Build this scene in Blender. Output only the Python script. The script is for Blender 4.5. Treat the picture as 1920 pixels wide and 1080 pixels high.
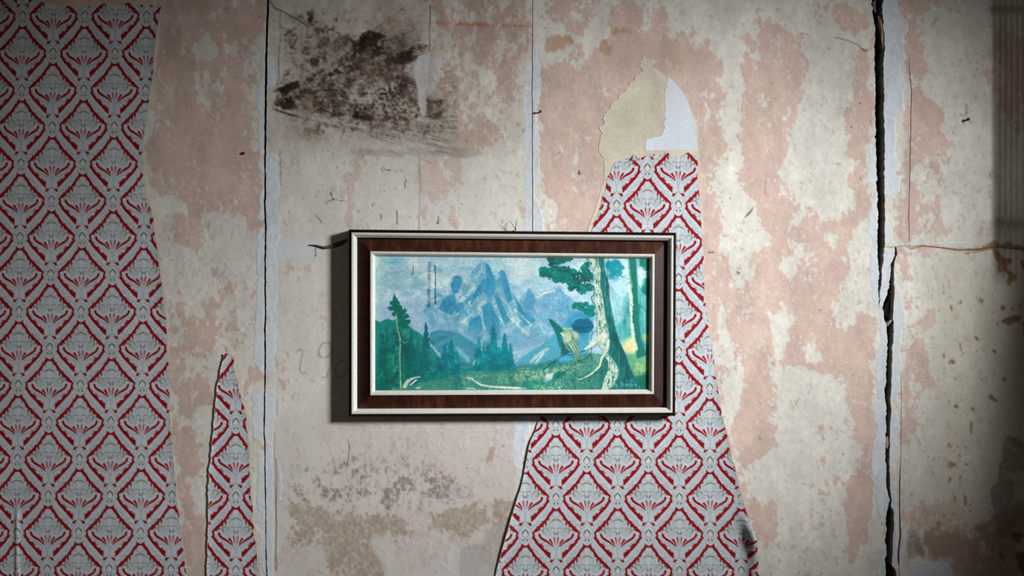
# A peeling plaster wall with wallpaper remnants and a framed landscape print.
import bpy, math, random
import numpy as np
from mathutils import Vector, Matrix

for o in list(bpy.data.objects): bpy.data.objects.remove(o)
SC = bpy.context.scene
COL = SC.collection

# ---------------------------------------------------------------- camera, world, light, exposure
S = 664.4            # photograph pixels per metre on the wall plane (y = 0)
CAM_Y, CAM_Z = -2.81, 1.5
cam = bpy.data.objects.new('camera', bpy.data.cameras.new('camera')); COL.objects.link(cam)
cam.location = (0, CAM_Y, CAM_Z); cam.rotation_euler = (math.pi/2, 0, 0)
cam.data.sensor_width = 36; cam.data.lens = 36*2.81*S/1920
cam.data.clip_start = .02
SC.camera = cam

world = bpy.data.worlds.new('world'); SC.world = world; world.use_nodes = True
world.node_tree.nodes['Background'].inputs[0].default_value = (.62, .74, .9, 1)
world.node_tree.nodes['Background'].inputs[1].default_value = .35

# daylight through one small deep window in the right-hand wall
WIN = Vector((2.885, -1.935, 2.464)); AIM = Vector((-.021, 0, 1.292))
key = bpy.data.lights.new('window_daylight', 'AREA'); key.shape = 'RECTANGLE'; key.size = .48; key.size_y = .66
key.energy = 12.6; key.color = (.985, 1, 1); key.spread = 2*math.atan(.369)
ko = bpy.data.objects.new('window_daylight', key); COL.objects.link(ko)
ko.location = WIN; ko.rotation_euler = (AIM-WIN).to_track_quat('-Z', 'Y').to_euler()

# added warm fill behind the camera, no real source, lifts the shadows
fl = bpy.data.lights.new('fill_light', 'AREA'); fl.shape = 'RECTANGLE'; fl.size = .9; fl.size_y = 1.9; fl.energy = 7.2; fl.color = (1, .86, .72)
fo = bpy.data.objects.new('fill_light', fl); COL.objects.link(fo); fo.location = (-.4, -4.55, 1.1); fo.rotation_euler = (math.pi/2, 0, 0)

vs = SC.view_settings
vs.view_transform = 'Standard'; vs.look = 'None'; vs.exposure = 0.0; vs.gamma = 1; vs.use_curve_mapping = False
# ---------------------------------------------------------------- numeric helpers
def fade(t): return t*t*(3-2*t)
def sstep(a, b, x): return fade(np.clip((x-a)/(b-a), 0, 1))

def vnoise(W, H, sx, sy, seed):
    r = np.random.RandomState(seed)
    gw, gh = int(W/sx)+3, int(H/sy)+3
    G = r.uniform(-1, 1, (gh, gw)).astype(np.float32)
    x = np.arange(W)/sx; ix = x.astype(int); fx = fade(x-ix).astype(np.float32)
    y = np.arange(H)/sy; iy = y.astype(int); fy = fade(y-iy).astype(np.float32)[:, None]
    A = G[:, ix]*(1-fx)+G[:, ix+1]*fx
    return A[iy]*(1-fy)+A[iy+1]*fy

def fbm(W, H, sx, sy, seed, octv=5, gain=.55):
    o = 0; a = 1.; n = 0
    for k in range(octv):
        o = o+a*vnoise(W, H, max(sx, 1.), max(sy, 1.), seed+17*k); n += a*a
        a *= gain; sx /= 2.; sy /= 2.
    return o/math.sqrt(n)*1.5

def blur(A, r):
    if r < 1: return A
    for _ in range(2):
        for ax in (0, 1):
            p = [(0, 0), (0, 0)]; p[ax] = (r+1, r)
            c = np.cumsum(np.pad(A, p, mode='edge'), axis=ax, dtype=np.float64)
            n = 2*r+1
            A = ((c[n:]-c[:-n]) if ax == 0 else (c[:, n:]-c[:, :-n]))/n
    return A.astype(np.float32)

class Canvas:
    """a raster over a pixel window of the wall or of the print; s = samples per unit"""
    def __init__(self, x0, y0, w, h, s=1):
        self.x0, self.y0, self.s = x0, y0, s
        self.W, self.H = int(round(w*s)), int(round(h*s))
    def zeros(self): return np.zeros((self.H, self.W), np.float32)
    def t(self, pts): return [((x-self.x0)*self.s-.5, (y-self.y0)*self.s-.5) for x, y in pts]
    def box(self, P, m):
        xs = [p[0] for p in P]; ys = [p[1] for p in P]
        return (max(0, int(min(xs)-m)), min(self.W, int(max(xs)+m)+2), max(0, int(min(ys)-m)), min(self.H, int(max(ys)+m)+2))
    def poly(self, pts, val=1., out=None, mode='set'):
        o = self.zeros() if out is None else out
        P = self.t(pts); a, b, c, d = self.box(P, 1)
        if b <= a or d <= c: return o
        X = np.arange(a, b)[None, :]; acc = np.zeros((d-c, b-a), np.float32)
        for sub in (-.25, .25):
            Y = np.arange(c, d)[:, None]+sub
            ins = np.zeros((d-c, b-a), bool)
            for (x1, y1), (x2, y2) in zip(P, P[1:]+P[:1]):
                if y1 == y2: continue
                cond = (y1 > Y) != (y2 > Y)
                ins ^= cond & (X < (x2-x1)*(Y-y1)/(y2-y1)+x1)
            acc += ins*.5
        v = o[c:d, a:b]
        if mode == 'set': v[:] = v*(1-acc)+val*acc
        else: v[:] = np.maximum(v, acc*val)
        return o
    def stroke(self, pts, w, val=1., out=None, soft=1.):
        """max-blended line; w = width or one width per point"""
        o = self.zeros() if out is None else out
        P = self.t(pts); s = self.s
        ws = [w*s]*len(P) if not hasattr(w, '__len__') else [q*s for q in w]
        if len(P) == 1: P = P*2; ws = list(ws)*2
        for (p, q, wa, wb) in zip(P, P[1:], ws, ws[1:]):
            a, b, c, d = self.box([p, q], max(wa, wb)/2+2+soft)
            if b <= a or d <= c: continue
            X = np.arange(a, b)[None, :]; Y = np.arange(c, d)[:, None]
            dx, dy = q[0]-p[0], q[1]-p[1]; L = dx*dx+dy*dy+1e-9
            u = np.clip(((X-p[0])*dx+(Y-p[1])*dy)/L, 0, 1)
            D = np.hypot(X-p[0]-u*dx, Y-p[1]-u*dy)
            r = (wa+(wb-wa)*u)/2
            v = np.clip((r-D)/soft+.5, 0, 1)*val*np.minimum(1, 2*r+.15)
            o[c:d, a:b] = np.maximum(o[c:d, a:b], v)
        return o
    def ell(self, cx, cy, rx, ry, val=1., out=None, ang=0):
        n = 20; ca, sa = math.cos(ang), math.sin(ang)
        pts = [(cx+rx*math.cos(k*6.2832/n)*ca-ry*math.sin(k*6.2832/n)*sa, cy+rx*math.cos(k*6.2832/n)*sa+ry*math.sin(k*6.2832/n)*ca) for k in range(n)]
        return self.poly(pts, val, out, 'max')
    def noise(self, sx, sy, seed, o=5, g=.55): return fbm(self.W, self.H, sx*self.s, sy*self.s, seed, o, g)

def C8(*c): return np.array(c, np.float32)/255.
def mix(col, mask, c):
    m = np.clip(mask, 0, 1)[..., None]
    return col*(1-m)+np.asarray(c, np.float32)*m
def to_lin(c): return np.where(c <= .04045, c/12.92, ((np.clip(c, 0, 1)+.055)/1.055)**2.4)
def interp(pts, y):
    p = sorted((b, a) for a, b in pts)
    return np.interp(y, [q[0] for q in p], [q[1] for q in p])
def jag(seed, amp, sc):
    """1-D ragged noise of a pixel coordinate"""
    n = fbm(1500, 1, sc, 1, seed, 5, .6)[0]
    return lambda y: amp*np.interp(np.asarray(y)+120, np.arange(1500), n)
# ---------------------------------------------------------------- mesh and material helpers
def W(px, py, d=0.):
    """photograph pixel -> point d metres in front of the wall, seen along that ray"""
    k = (-CAM_Y-d)/-CAM_Y
    return Vector(((px-960)/S*k, -d, CAM_Z+(540-py)/S*k))

def tag(o, label=None, cat=None, group=None, kind=None):
    for k, v in (('label', label), ('category', cat), ('group', group), ('kind', kind)):
        if v: o[k] = v
    return o
def empty(name, loc):
    o = bpy.data.objects.new(name, None); COL.objects.link(o); o.location = loc; o.empty_display_size = .05
    return o
def link(name, me, mat, parent=None):
    o = bpy.data.objects.new(name, me); COL.objects.link(o); me.materials.append(mat)
    if parent is not None:
        o.parent = parent; o.matrix_parent_inverse = Matrix.Translation(-parent.matrix_world.translation) if parent.type != 'EMPTY' else Matrix.Translation(-parent.location)
    return o

def mesh_np(name, V, F, color=None, smooth=True):
    """V (n,3), F (m,4) quads"""
    me = bpy.data.meshes.new(name)
    V = np.asarray(V, np.float32); F = np.asarray(F, np.int32)
    me.vertices.add(len(V)); me.vertices.foreach_set('co', V.ravel())
    k = F.shape[1]
    me.loops.add(F.size); me.loops.foreach_set('vertex_index', F.ravel())
    me.polygons.add(len(F)); me.polygons.foreach_set('loop_start', np.arange(0, F.size, k, dtype=np.int32))
    if smooth: me.polygons.foreach_set('use_smooth', np.ones(len(F), bool))
    me.update(calc_edges=True)
    if color is not None:
        a = me.color_attributes.new('paint', 'FLOAT_COLOR', 'POINT')
        c = np.ones((len(V), 4), np.float32); c[:, :3] = color
        a.data.foreach_set('color', c.ravel())
    return me

def grid_mesh(name, PX, PY, D, col, skirt=0., side_col=None):
    """rows x cols of pixel positions + depth; optional skirt going back towards / into the wall"""
    ny, nx = PX.shape
    k = (-CAM_Y-D)/-CAM_Y
    V = np.stack([(PX-960)/S, -D, CAM_Z+(540-PY)/S], -1).reshape(-1, 3)
    idx = np.arange(ny*nx).reshape(ny, nx)
    F = np.stack([idx[:-1, :-1], idx[1:, :-1], idx[1:, 1:], idx[:-1, 1:]], -1).reshape(-1, 4)
    C = to_lin(col).reshape(-1, 3)
    if skirt:
        ring = np.concatenate([idx[0, :-1], idx[:-1, -1], idx[-1, :0:-1], idx[:0:-1, 0]])
        n = len(ring); b = len(V); R = V[ring]; R2 = R.copy(); R2[:, 1] += skirt
        V = np.concatenate([V, R, R2]); sc = to_lin(np.asarray(side_col, np.float32)) if side_col is not None else None
        rc = C[ring] if sc is None else np.broadcast_to(sc, (n, 3))
        C = np.concatenate([C, .5*C[ring]+.5*rc, rc])
        i = np.arange(n); j = (i+1) % n
        F = np.concatenate([F, np.stack([b+i, b+j, b+n+j, b+n+i], -1)])
    return mesh_np(name, V, F, C)

def nd(nt, t, **kw):
    n = nt.nodes.new(t)
    for k, v in kw.items():
        if k in n.inputs: n.inputs[k].default_value = v
        else: setattr(n, k, v)
    return n
def material(name, color=None, rough=.6, attr=False, grain=0., grain_scale=400., bump=0., bump_scale=300., spec=.3, ramp=None, stretch=(1, 1, 1), metallic=0.):
    m = bpy.data.materials.new(name); m.use_nodes = True; nt = m.node_tree; L = nt.links.new
    b = nt.nodes['Principled BSDF']; b.inputs['Roughness'].default_value = rough; b.inputs['Specular IOR Level'].default_value = spec; b.inputs['Metallic'].default_value = metallic
    tc = nd(nt, 'ShaderNodeTexCoord'); mp = nd(nt, 'ShaderNodeMapping'); mp.inputs['Scale'].default_value = stretch; L(tc.outputs['Object'], mp.inputs['Vector'])
    if attr:
        a = nd(nt, 'ShaderNodeVertexColor', layer_name='paint'); src = a.outputs['Color']
    elif ramp:
        n = nd(nt, 'ShaderNodeTexNoise', Scale=ramp[0], Detail=6., Roughness=.65); L(mp.outputs[0], n.inputs['Vector'])
        r = nd(nt, 'ShaderNodeValToRGB'); L(n.outputs['Fac'], r.inputs[0]); e = r.color_ramp.elements
        for k, (p, c) in enumerate(ramp[1]):
            el = e[k] if k < 2 else e.new(p)
            el.position = p; el.color = (*to_lin(np.array(c)/255.), 1)
        src = r.outputs['Color']
    else:
        rgb = nd(nt, 'ShaderNodeRGB'); rgb.outputs[0].default_value = (*to_lin(np.array(color)/255.), 1); src = rgb.outputs[0]
    if grain:
        n = nd(nt, 'ShaderNodeTexNoise', Scale=grain_scale, Detail=3.); L(mp.outputs[0], n.inputs['Vector'])
        r = nd(nt, 'ShaderNodeMapRange'); r.inputs['From Min'].default_value = .3; r.inputs['From Max'].default_value = .7; r.inputs['To Min'].default_value = 1-grain; r.inputs['To Max'].default_value = 1+grain; L(n.outputs['Fac'], r.inputs['Value'])
        v = nd(nt, 'ShaderNodeVectorMath', operation='SCALE'); L(src, v.inputs[0]); L(r.outputs[0], v.inputs['Scale']); src = v.outputs[0]
    L(src, b.inputs['Base Color'])
    if bump:
        n = nd(nt, 'ShaderNodeTexNoise', Scale=bump_scale, Detail=4.); L(tc.outputs['Object'], n.inputs['Vector'])
        bm = nd(nt, 'ShaderNodeBump', Strength=bump, Distance=.002); L(n.outputs['Fac'], bm.inputs['Height']); L(bm.outputs[0], b.inputs['Normal'])
    return m

def box_mesh(name, x0, x1, y0, y1, z0, z1):
    V = [(x, y, z) for x in (x0, x1) for y in (y0, y1) for z in (z0, z1)]
    F = [(0,1,3,2), (4,6,7,5), (0,4,5,1), (2,3,7,6), (0,2,6,4), (1,5,7,3)]
    return mesh_np(name, V, F, smooth=False)

def tube_mesh(name, pts, rad, seg=8):
    """swept round bar along points with one radius per point"""
    V, F = [], []
    P = [Vector(p) for p in pts]; rad = list(rad) if hasattr(rad, '__len__') else [rad]*len(P)
    for i, p in enumerate(P):
        t = (P[min(i+1, len(P)-1)]-P[max(i-1, 0)]).normalized()
        a = t.orthogonal().normalized() if i == 0 else (a-t*a.dot(t)).normalized()
        b = t.cross(a)
        for k in range(seg):
            w = 2*math.pi*k/seg; V.append(p+(a*math.cos(w)+b*math.sin(w))*rad[i])
    n = len(P)
    for i in range(n-1):
        for k in range(seg):
            q = (k+1) % seg; F.append((i*seg+k, i*seg+q, (i+1)*seg+q, (i+1)*seg+k))
    V += [P[0], P[-1]]; c0, c1 = len(V)-2, len(V)-1
    me = bpy.data.meshes.new(name)
    caps = [(c0, (k+1) % seg, k) for k in range(seg)]+[(c1, (n-1)*seg+k, (n-1)*seg+(k+1) % seg) for k in range(seg)]
    me.from_pydata([tuple(v) for v in V], [], F+caps); me.update()
    for p in me.polygons: p.use_smooth = True
    return me
# ---------------------------------------------------------------- paint, plaster and dirt layers of the back wall
CREAM, PINK, BUFF = C8(216, 212, 203), C8(205, 181, 169), C8(206, 198, 180)
FILL = C8(210, 216, 223)
def wall_paint():
    cv = Canvas(-160, -90, 2240, 1260)
    W, H = cv.W, cv.H
    yy, xx = np.mgrid[0:H, 0:W].astype(np.float32); xx += cv.x0; yy += cv.y0
    F = np.full((H, W), -.62, np.float32)                     # >0 pink paint, <0 bare cream plaster
    pink = [
     # bare strip beside the left wallpaper
     (.75, [(-160,-90),(420,-90),(450,0),(440,30),(365,60),(370,200),(400,250),(470,265),(482,300),(480,395),(440,405),(385,400),(330,385),(290,350),(285,300),(280,200),(-160,200)]),
     (.1, [(400,30),(480,30),(480,260),(430,255),(385,215),(375,120)]),
     (.6, [(385,10),(500,0),(500,70),(440,60)]),
     (.25, [(440,100),(478,110),(485,200),(440,190)]),
     (.55, [(322,398),(390,402),(385,480),(355,490),(325,470)]),
     (.45, [(440,395),(482,390),(482,440),(455,430)]),
     (-.05, [(315,545),(470,545),(475,640),(320,640)]),
     (.3, [(315,565),(400,600),(395,640),(400,760),(318,800)]),
     (.5, [(322,780),(375,800),(365,900),(385,1000),(380,1080),(340,1170),(330,900)]),
     (.25, [(375,940),(395,930),(392,1170),(370,1170)]),
     (-.1, [(425,560),(475,560),(470,660),(430,660)]),
     (.6, [(478,430),(496,400),(497,440),(490,470)]),
     (.7, [(466,700),(500,690),(505,720),(490,735),(466,728)]),
     (.6, [(474,830),(492,822),(492,850),(474,852)]),
     # middle panel
     (.1, [(800,-90),(1000,-90),(1000,115),(985,120),(975,280),(860,285),(815,150)]),
     (.55, [(856,120),(868,120),(872,270),(858,270)]),
     (.9, [(657,284),(668,284),(668,375),(672,395),(668,432),(651,432),(652,395),(656,370)]),
     (.35, [(786,280),(870,284),(868,360),(852,360),(838,395),(812,380),(790,340)]),
     (.55, [(796,392),(812,392),(808,432),(794,432)]), (.6, [(855,390),(868,392),(864,432),(852,432)]),
     (.7, [(862,290),(876,296),(868,360),(858,350)]),
     # pink panel
     (.6, [(1000,-60),(1100,-40),(1130,20),(1100,50),(1020,40)]),
     (.75, [(1130,32),(1195,8),(1195,55),(1240,60),(1330,62),(1345,90),(1360,120),(1362,270),(1330,300),(1345,420),(1335,480),(1345,600),(1348,700),(1365,790),(1380,870),(1395,920),(1445,915),(1450,1000),(1415,1010),(1400,960),(1250,930),(1100,700),(1020,430),(1015,230),(1015,125),(1100,80),(1140,60)]),
     (.75, [(1225,0),(1255,10),(1252,60),(1230,55)]), (.6, [(1320,0),(1345,-10),(1350,55),(1340,65)]),
     (.75, [(1395,65),(1450,50),(1515,62),(1518,130),(1500,160),(1490,200),(1485,290),(1463,330),(1457,385),(1480,420),(1440,470),(1395,300),(1392,180)]),
     (.65, [(1535,0),(1550,5),(1552,60),(1535,62)]), (.75, [(1550,2),(1585,12),(1622,30),(1622,45),(1590,48),(1560,25)]),
     (.65, [(1600,90),(1640,95),(1640,270),(1625,280),(1580,290),(1590,200),(1575,190),(1585,120)]),
     (.7, [(1580,280),(1625,278),(1625,400),(1640,400),(1610,430),(1590,430),(1570,400),(1595,330)]),
     (.6, [(1440,470),(1500,410),(1570,400),(1605,425),(1590,455),(1575,500),(1570,560),(1550,700),(1530,720),(1450,540)]),
     (.85, [(1440,560),(1490,560),(1600,540),(1640,600),(1648,720),(1640,800),(1635,1010),(1600,1020),(1575,950),(1600,900),(1600,850),(1590,820),(1550,690),(1480,690),(1455,700),(1450,600)]),
     (.85, [(1355,470),(1440,470),(1450,560),(1440,600),(1448,690),(1440,860),(1452,900),(1440,910),(1400,880),(1380,820),(1385,640),(1345,560)]),
     (.7, [(1440,810),(1452,812),(1455,850),(1440,856)]), (.7, [(1440,930),(1458,935),(1456,1000),(1440,1005)]),
     # right of the long crack
     (.7, [(1690,-90),(1745,-90),(1745,55),(1712,60),(1690,35)]),
     (.7, [(1700,50),(1730,60),(1745,110),(1742,180),(1770,205),(1778,270),(1778,300),(1773,350),(1770,450),(1690,452),(1685,370),(1690,300),(1695,220),(1705,130)]),
     (.0, [(1712,270),(1775,280),(1770,440),(1712,440)]),
     (.35, [(1845,60),(1920,50),(1920,250),(1870,220),(1830,130)]),
     (.3, [(1790,110),(1812,115),(1808,160),(1795,165)]),
     (.5, [(1682,468),(1705,470),(1700,570),(1685,590)]),(.5, [(1712,462),(1750,465),(1748,500),(1712,490)]),
     (.5, [(1705,590),(1755,570),(1760,620),(1758,700),(1760,720),(1735,725),(1712,700)]),
     (.2, [(1690,700),(1712,700),(1712,830),(1690,840)]),
     (.25, [(1692,930),(1920,970),(1920,1060),(1720,1030),(1692,1010)]),
    ]
    for v, p in pink: cv.poly(p, v, F)
    cream = [
     (-.7, [(1335,20),(1345,60),(1385,65),(1415,15),(1420,-90),(1250,-90),(1255,10),(1330,15)]),
     (-.65, [(1000,45),(1060,40),(1130,60),(1110,100),(1085,110),(1060,70),(1010,75)]),
     (-.3, [(1085,60),(1112,80),(1105,115),(1085,110)]),
     (-.35, [(1260,55),(1320,60),(1340,95),(1300,90),(1265,70)]),
     (-.7, [(1358,60),(1395,70),(1390,130),(1402,150),(1390,180),(1385,240),(1392,262),(1368,268),(1355,220),(1365,160),(1358,110)]),
     (-.4, [(1412,60),(1435,60),(1430,110),(1415,115)]), (-.35, [(1318,170),(1338,165),(1338,235),(1322,232)]),
     (-.6, [(1330,280),(1345,285),(1343,370),(1332,370)]),
     (-.65, [(1358,315),(1400,320),(1405,360),(1395,440),(1400,462),(1350,455),(1345,410),(1352,360)]),
     (-.55, [(1415,375),(1440,390),(1435,470),(1412,468)]), (-.5, [(1420,290),(1440,280),(1440,300)]),
     (-.2, [(1355,470),(1420,470),(1400,540),(1365,530)]),
     (-.65, [(1364,655),(1372,650),(1373,690),(1392,710),(1375,810),(1358,815)]),
     (-.65, [(1380,875),(1440,865),(1470,900),(1440,925),(1400,925),(1388,905)]),
     (-.5, [(1405,1020),(1440,1010),(1440,1170),(1420,1170)]),
     (-.3, [(1030,280),(1060,285),(1070,310),(1045,330),(1030,320)]), (-.3, [(1020,350),(1030,345),(1045,430),(1020,430)]),
     (-.65, [(1452,585),(1490,560),(1515,575),(1500,600),(1480,640),(1485,675),(1460,690),(1443,640)]),
     (-.6, [(1510,635),(1535,630),(1538,660),(1520,680),(1512,660)]), (-.35, [(1560,580),(1600,570),(1605,610),(1575,630)]),
     (-.6, [(1605,420),(1635,400),(1645,560),(1645,590),(1605,590),(1580,540),(1580,480)]),
     (-.3, [(1465,450),(1500,440),(1495,500),(1470,530),(1465,500)]), (-.35, [(1530,440),(1565,435),(1560,450),(1550,470)]),
     (-.62, [(1455,720),(1480,705),(1550,700),(1575,730),(1590,760),(1590,850),(1595,880),(1580,930),(1560,1000),(1620,1020),(1640,1060),(1640,1170),(1440,1170),(1455,1000),(1460,930),(1455,860),(1445,790)]),
     (-.7, [(1590,860),(1598,890),(1612,870),(1600,850)]),
     (-.75, [(1520,65),(1588,60),(1590,190),(1580,300),(1600,310),(1580,350),(1590,385),(1560,405),(1525,420),(1500,415),(1462,390),(1470,320),(1492,200),(1515,150)]),
     (-.05, [(1455,350),(1500,350),(1500,405),(1460,400)]),
     (-.65, [(1430,190),(1445,170),(1452,195),(1438,205)]),
    ]
    for v, p in cream: cv.poly(p, v, F)
    F = blur(F, 7)
    wx = 9*cv.noise(50, 60, 501, 3)+5*cv.noise(12, 14, 511, 3, .7); wy = 12*cv.noise(50, 80, 521, 3)+5*cv.noise(12, 14, 531, 3, .7)
    jj, ii = np.mgrid[0:H, 0:W]
    F = F[np.clip(jj+wy, 0, H-1).astype(int), np.clip(ii+wx, 0, W-1).astype(int)]
    n1 = cv.noise(46, 60, 3, 6, .68); n2 = cv.noise(9, 12, 40, 4, .7); n5 = cv.noise(20, 30, 61, 5, .7)
    F = F+.30*n1+.30*n2+.32*n5-.03
    m_pink = sstep(-.06, .06, F)
    # colour
    g1 = cv.noise(170, 190, 71, 4); g2 = cv.noise(7, 9, 82, 3, .7); g3 = cv.noise(30, 60, 95, 4, .6); g4 = cv.noise(2.2, 2.6, 99, 2, .8)
    cream_c = CREAM[None, None]*(1+.03*g1+.03*g3+.025*g2+.022*g4)[..., None]
    pink_c = PINK[None, None]*(1+.025*g1+.035*g3+.02*g2+.022*g4)[..., None]
    col = cream_c*(1-m_pink[..., None])+pink_c*m_pink[..., None]
    hgt = m_pink*.7+.12*n2+.05*n1
    # lichen of chipped spots in the cream: small pink/brown pits
    sp = cv.noise(6, 9, 140, 3, .6)+.35*cv.noise(60, 90, 150, 3)
    col = mix(col, sstep(1.05, 1.35, sp)*(1-m_pink)*(1-.8*sstep(505, 520, xx)*sstep(1000, 985, xx))*.5, PINK*.88)
    sp2 = cv.noise(4, 6, 160, 3, .6)+.3*cv.noise(60, 90, 170, 3)
    col = mix(col, sstep(.98, 1.2, sp2)*m_pink*.8, CREAM)
    # ---- middle panel: greyer, mauve below the picture
    mid = cv.poly([(500,-90),(998,-90),(998,430),(975,800),(940,1170),(500,1170)])
    nm = cv.noise(24, 26, 601, 6, .75); nf = cv.noise(4, 6, 611, 3, .75); nv = cv.noise(7, 44, 621, 5, .7)
    low = blur(cv.poly([(516,770),(978,770),(975,1170),(516,1170)]), 18)*mid
    col = mix(col, low*.75, C8(203, 194, 189))
    col = mix(col, sstep(-.2, .9, nm*.6+nf*.45+.3*nv)*low*.55, C8(186, 170, 167))
    col = mix(col, sstep(.1, .8, nv*.6+nm*.4+.3*nf)*blur(cv.poly([(690,780),(975,780),(960,930),(760,950),(680,880)]), 14)*mid*.6, C8(188, 164, 160))
    col = mix(col, sstep(.1, .7, nm*.5+nv*.5-.1)*blur(cv.poly([(760,790),(975,785),(970,900),(850,900)]), 12)*mid*.85, C8(216, 212, 205))
    col = mix(col, blur(cv.poly([(540,300),(980,300),(980,430),(640,430),(640,1000),(530,1000)]), 20)*.35*mid, C8(212, 208, 204))
    gd = blur(cv.poly([(540,850),(700,850),(860,880),(900,940),(700,960),(530,950)]), 22)*mid
    col = mix(col, sstep(.25, 1.1, gd*(.35+.45*nf+.5*nm))*.75, C8(128, 118, 116))
    br = blur(cv.poly([(540,945),(640,965),(700,962),(745,968),(775,985),(760,1012),(700,1010),(720,1050),(735,1170),(620,1170),(600,1040),(545,1020)]), 9)*1.05+blur(cv.poly([(830,960),(870,948),(912,958),(905,980),(860,988),(800,992)]), 6)+blur(cv.poly([(928,935),(958,935),(955,962),(930,964)]), 4)*.9+blur(cv.poly([(540,935),(640,945),(660,965),(600,965),(545,965)]), 7)*.7+.45*blur(cv.poly([(780,960),(960,930),(950,1010),(820,1010)]), 12)
    col = mix(col, sstep(.42, .85, br+(.45*nm+.25*nf)*np.clip(br*3, 0, 1))*(.62+.2*nf)*mid, C8(160, 143, 124))
    gp = cv.poly([(855,1040),(880,1020),(905,1025),(905,990),(955,975),(960,1170),(905,1170),(890,1080),(860,1080)])
    col = mix(col, sstep(.35, .75, blur(gp, 4)+(.25*nm+.15*nf)*np.clip(blur(gp, 6)*3, 0, 1))*.5, C8(166, 164, 164)); col = mix(col, blur(cv.poly([(900,1000),(955,985),(955,1070),(905,1060)]), 8)*.4*(.6+.5*nm), C8(170, 146, 132))
    bl = cv.poly([(930,842),(925,862),(910,870),(905,880),(915,850),(922,835)]); col = mix(col, sstep(.3, .7, blur(bl, 2)+.2*nf)*.6, C8(164, 140, 126))
    wh = blur(cv.poly([(575,1055),(590,1020),(605,1015),(615,1045),(600,1060),(590,1070)])+cv.poly([(690,1010),(715,1005),(735,1040),(760,1080),(800,1070),(840,1030),(860,1030),(860,1170),(745,1170),(720,1060)])+cv.poly([(620,965),(650,968),(662,975),(625,974)]), 6)
    col = mix(col, sstep(.35, .7, wh+(.4*nm+.2*nf)*np.clip(wh*3, 0, 1))*.8, C8(205, 201, 196))
    # horizontal seam below the sooty panel
    sm = blur(cv.poly([(655,278),(760,283),(780,274),(900,278),(905,292),(870,296),(795,290),(740,296),(690,292),(660,288)]), 2)
    col = mix(col, sstep(.35, .6, sm+.3*n2*np.clip(sm*4, 0, 1))*(.42+.2*n1), C8(150, 143, 138))
    sm2 = blur(cv.poly([(500,442),(560,450),(606,446),(612,458),(600,478),(540,484),(500,492)]), 7)*mid; col = mix(col, sstep(.2, .9, sm2+(.2*n1+.15*n2)*np.clip(sm2*4, 0, 1))*.7, FILL)
    # ---- soot: a fan of streaks from (512,190) and blotches
    X, Y = xx-508, yy-190
    th = np.arctan2(Y, X); rr = np.hypot(X, Y)+1
    th = th+.10*cv.noise(70, 60, 371, 3)*np.minimum(1, rr/120); lr = np.log(rr)
    tw = 3000; tn = fbm(tw, 600, 46, 260, 301, 6, .74)      # angle x log radius noise
    ti = np.clip((th+1.6)/3.2*(tw-1), 0, tw-1).astype(int); ri = np.clip(lr*95, 0, 599).astype(int)
    ray = tn[ri, ti]
    def at(p, v): return np.interp(v, [q[0] for q in p], [q[1] for q in p]).astype(np.float32)
    env = at([(-1.15,0),(-.8,.2),(-.62,.6),(-.45,1.0),(-.34,.85),(-.22,.35),(-.1,.75),(.0,.95),(.12,.95),(.22,.8),(.3,.45),(.36,.2),(.5,0)], th)*at([(0,1.3),(70,1.15),(160,.95),(290,.85),(325,.5),(355,.12),(420,0)], rr)
    s3 = cv.noise(5, 5, 333, 4, .75); s4 = cv.noise(30, 24, 340, 6, .65)
    w_ = np.minimum(1, env*2)
    soot = sstep(.1, 1.5, env*.95+(.1*ray+.4*s4+.34*s3)*w_-.28)*.5
    # brushed streaks running out of the corner of the panel
    r = np.random.RandomState(23); stk = cv.zeros()
    for k in range(1500):
        a0 = r.choice([-.52, -.42, -.30, -.05, .04, .12, .2, .26, -.15], p=[.13,.16,.08,.1,.12,.16,.12,.06,.07])+r.normal(0, .06)
        d0 = 8+330*r.rand(); L = r.uniform(8, 46)*(.5+d0/260); a1 = a0+r.normal(0, .07)
        d0 = min(d0, 300 if a0 < -.2 else 345); d1 = min(d0+L, 305 if a0 < -.2 else 352); x0, y0 = 508+d0*math.cos(a0), 190+d0*math.sin(a0); x1, y1 = x0+(d1-d0)*math.cos(a1), y0+(d1-d0)*math.sin(a1)
        wv = r.uniform(1.1, 2.6)*(1 if r.rand() < .75 else 2.2)
        cv.stroke([(x0, y0), ((x0+x1)/2+r.normal(0, 1), (y0+y1)/2+r.normal(0, 1)), (x1, y1)], [wv*.6, wv, wv*.5], r.uniform(.25, 1.0)*min(1, 1.25-d0/420), stk, soft=1.6)
    for pts, w, v in (([(512,172),(530,166),(555,160),(585,148),(610,128),(640,112),(680,98),(725,78)], [3,9,12,9,9,8,7,3], .9), ([(514,192),(545,184),(580,182),(640,178),(690,172)], [4,8,5,4,2], .8), ([(518,196),(548,200),(600,206),(640,214),(700,222),(745,232),(770,236)], [6,10,6,6,9,6,2], .9),
                      ([(512,204),(540,214),(580,224),(640,240),(690,248)], [2,5,4,3,2], .75), ([(700,120),(740,108),(770,98),(800,86)], [8,12,10,4], .8), ([(575,60),(584,40),(588,16)], [3,6,2], .8), ([(630,42),(634,22)], [3,1.5], .7),
                      ([(526,50),(545,60),(560,48)], [3,7,2], .6), ([(535,70),(548,90),(558,70)], [5,7,3], .6), ([(800,188),(825,186),(840,190)], [7,6,2], .8), ([(800,200),(830,208)], [8,3], .7), ([(798,218),(824,222)], [7,4], .75), ([(800,236),(835,240),(858,236)], [3,4,2], .6), ([(705,140),(760,148),(785,150)], [10,14,8], .65), ([(700,190),(740,196),(782,192)], [10,16,14], .7), ([(720,215),(740,226)], [16,8], .7)):
        cv.stroke(pts, w, v, stk, soft=4.)
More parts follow.
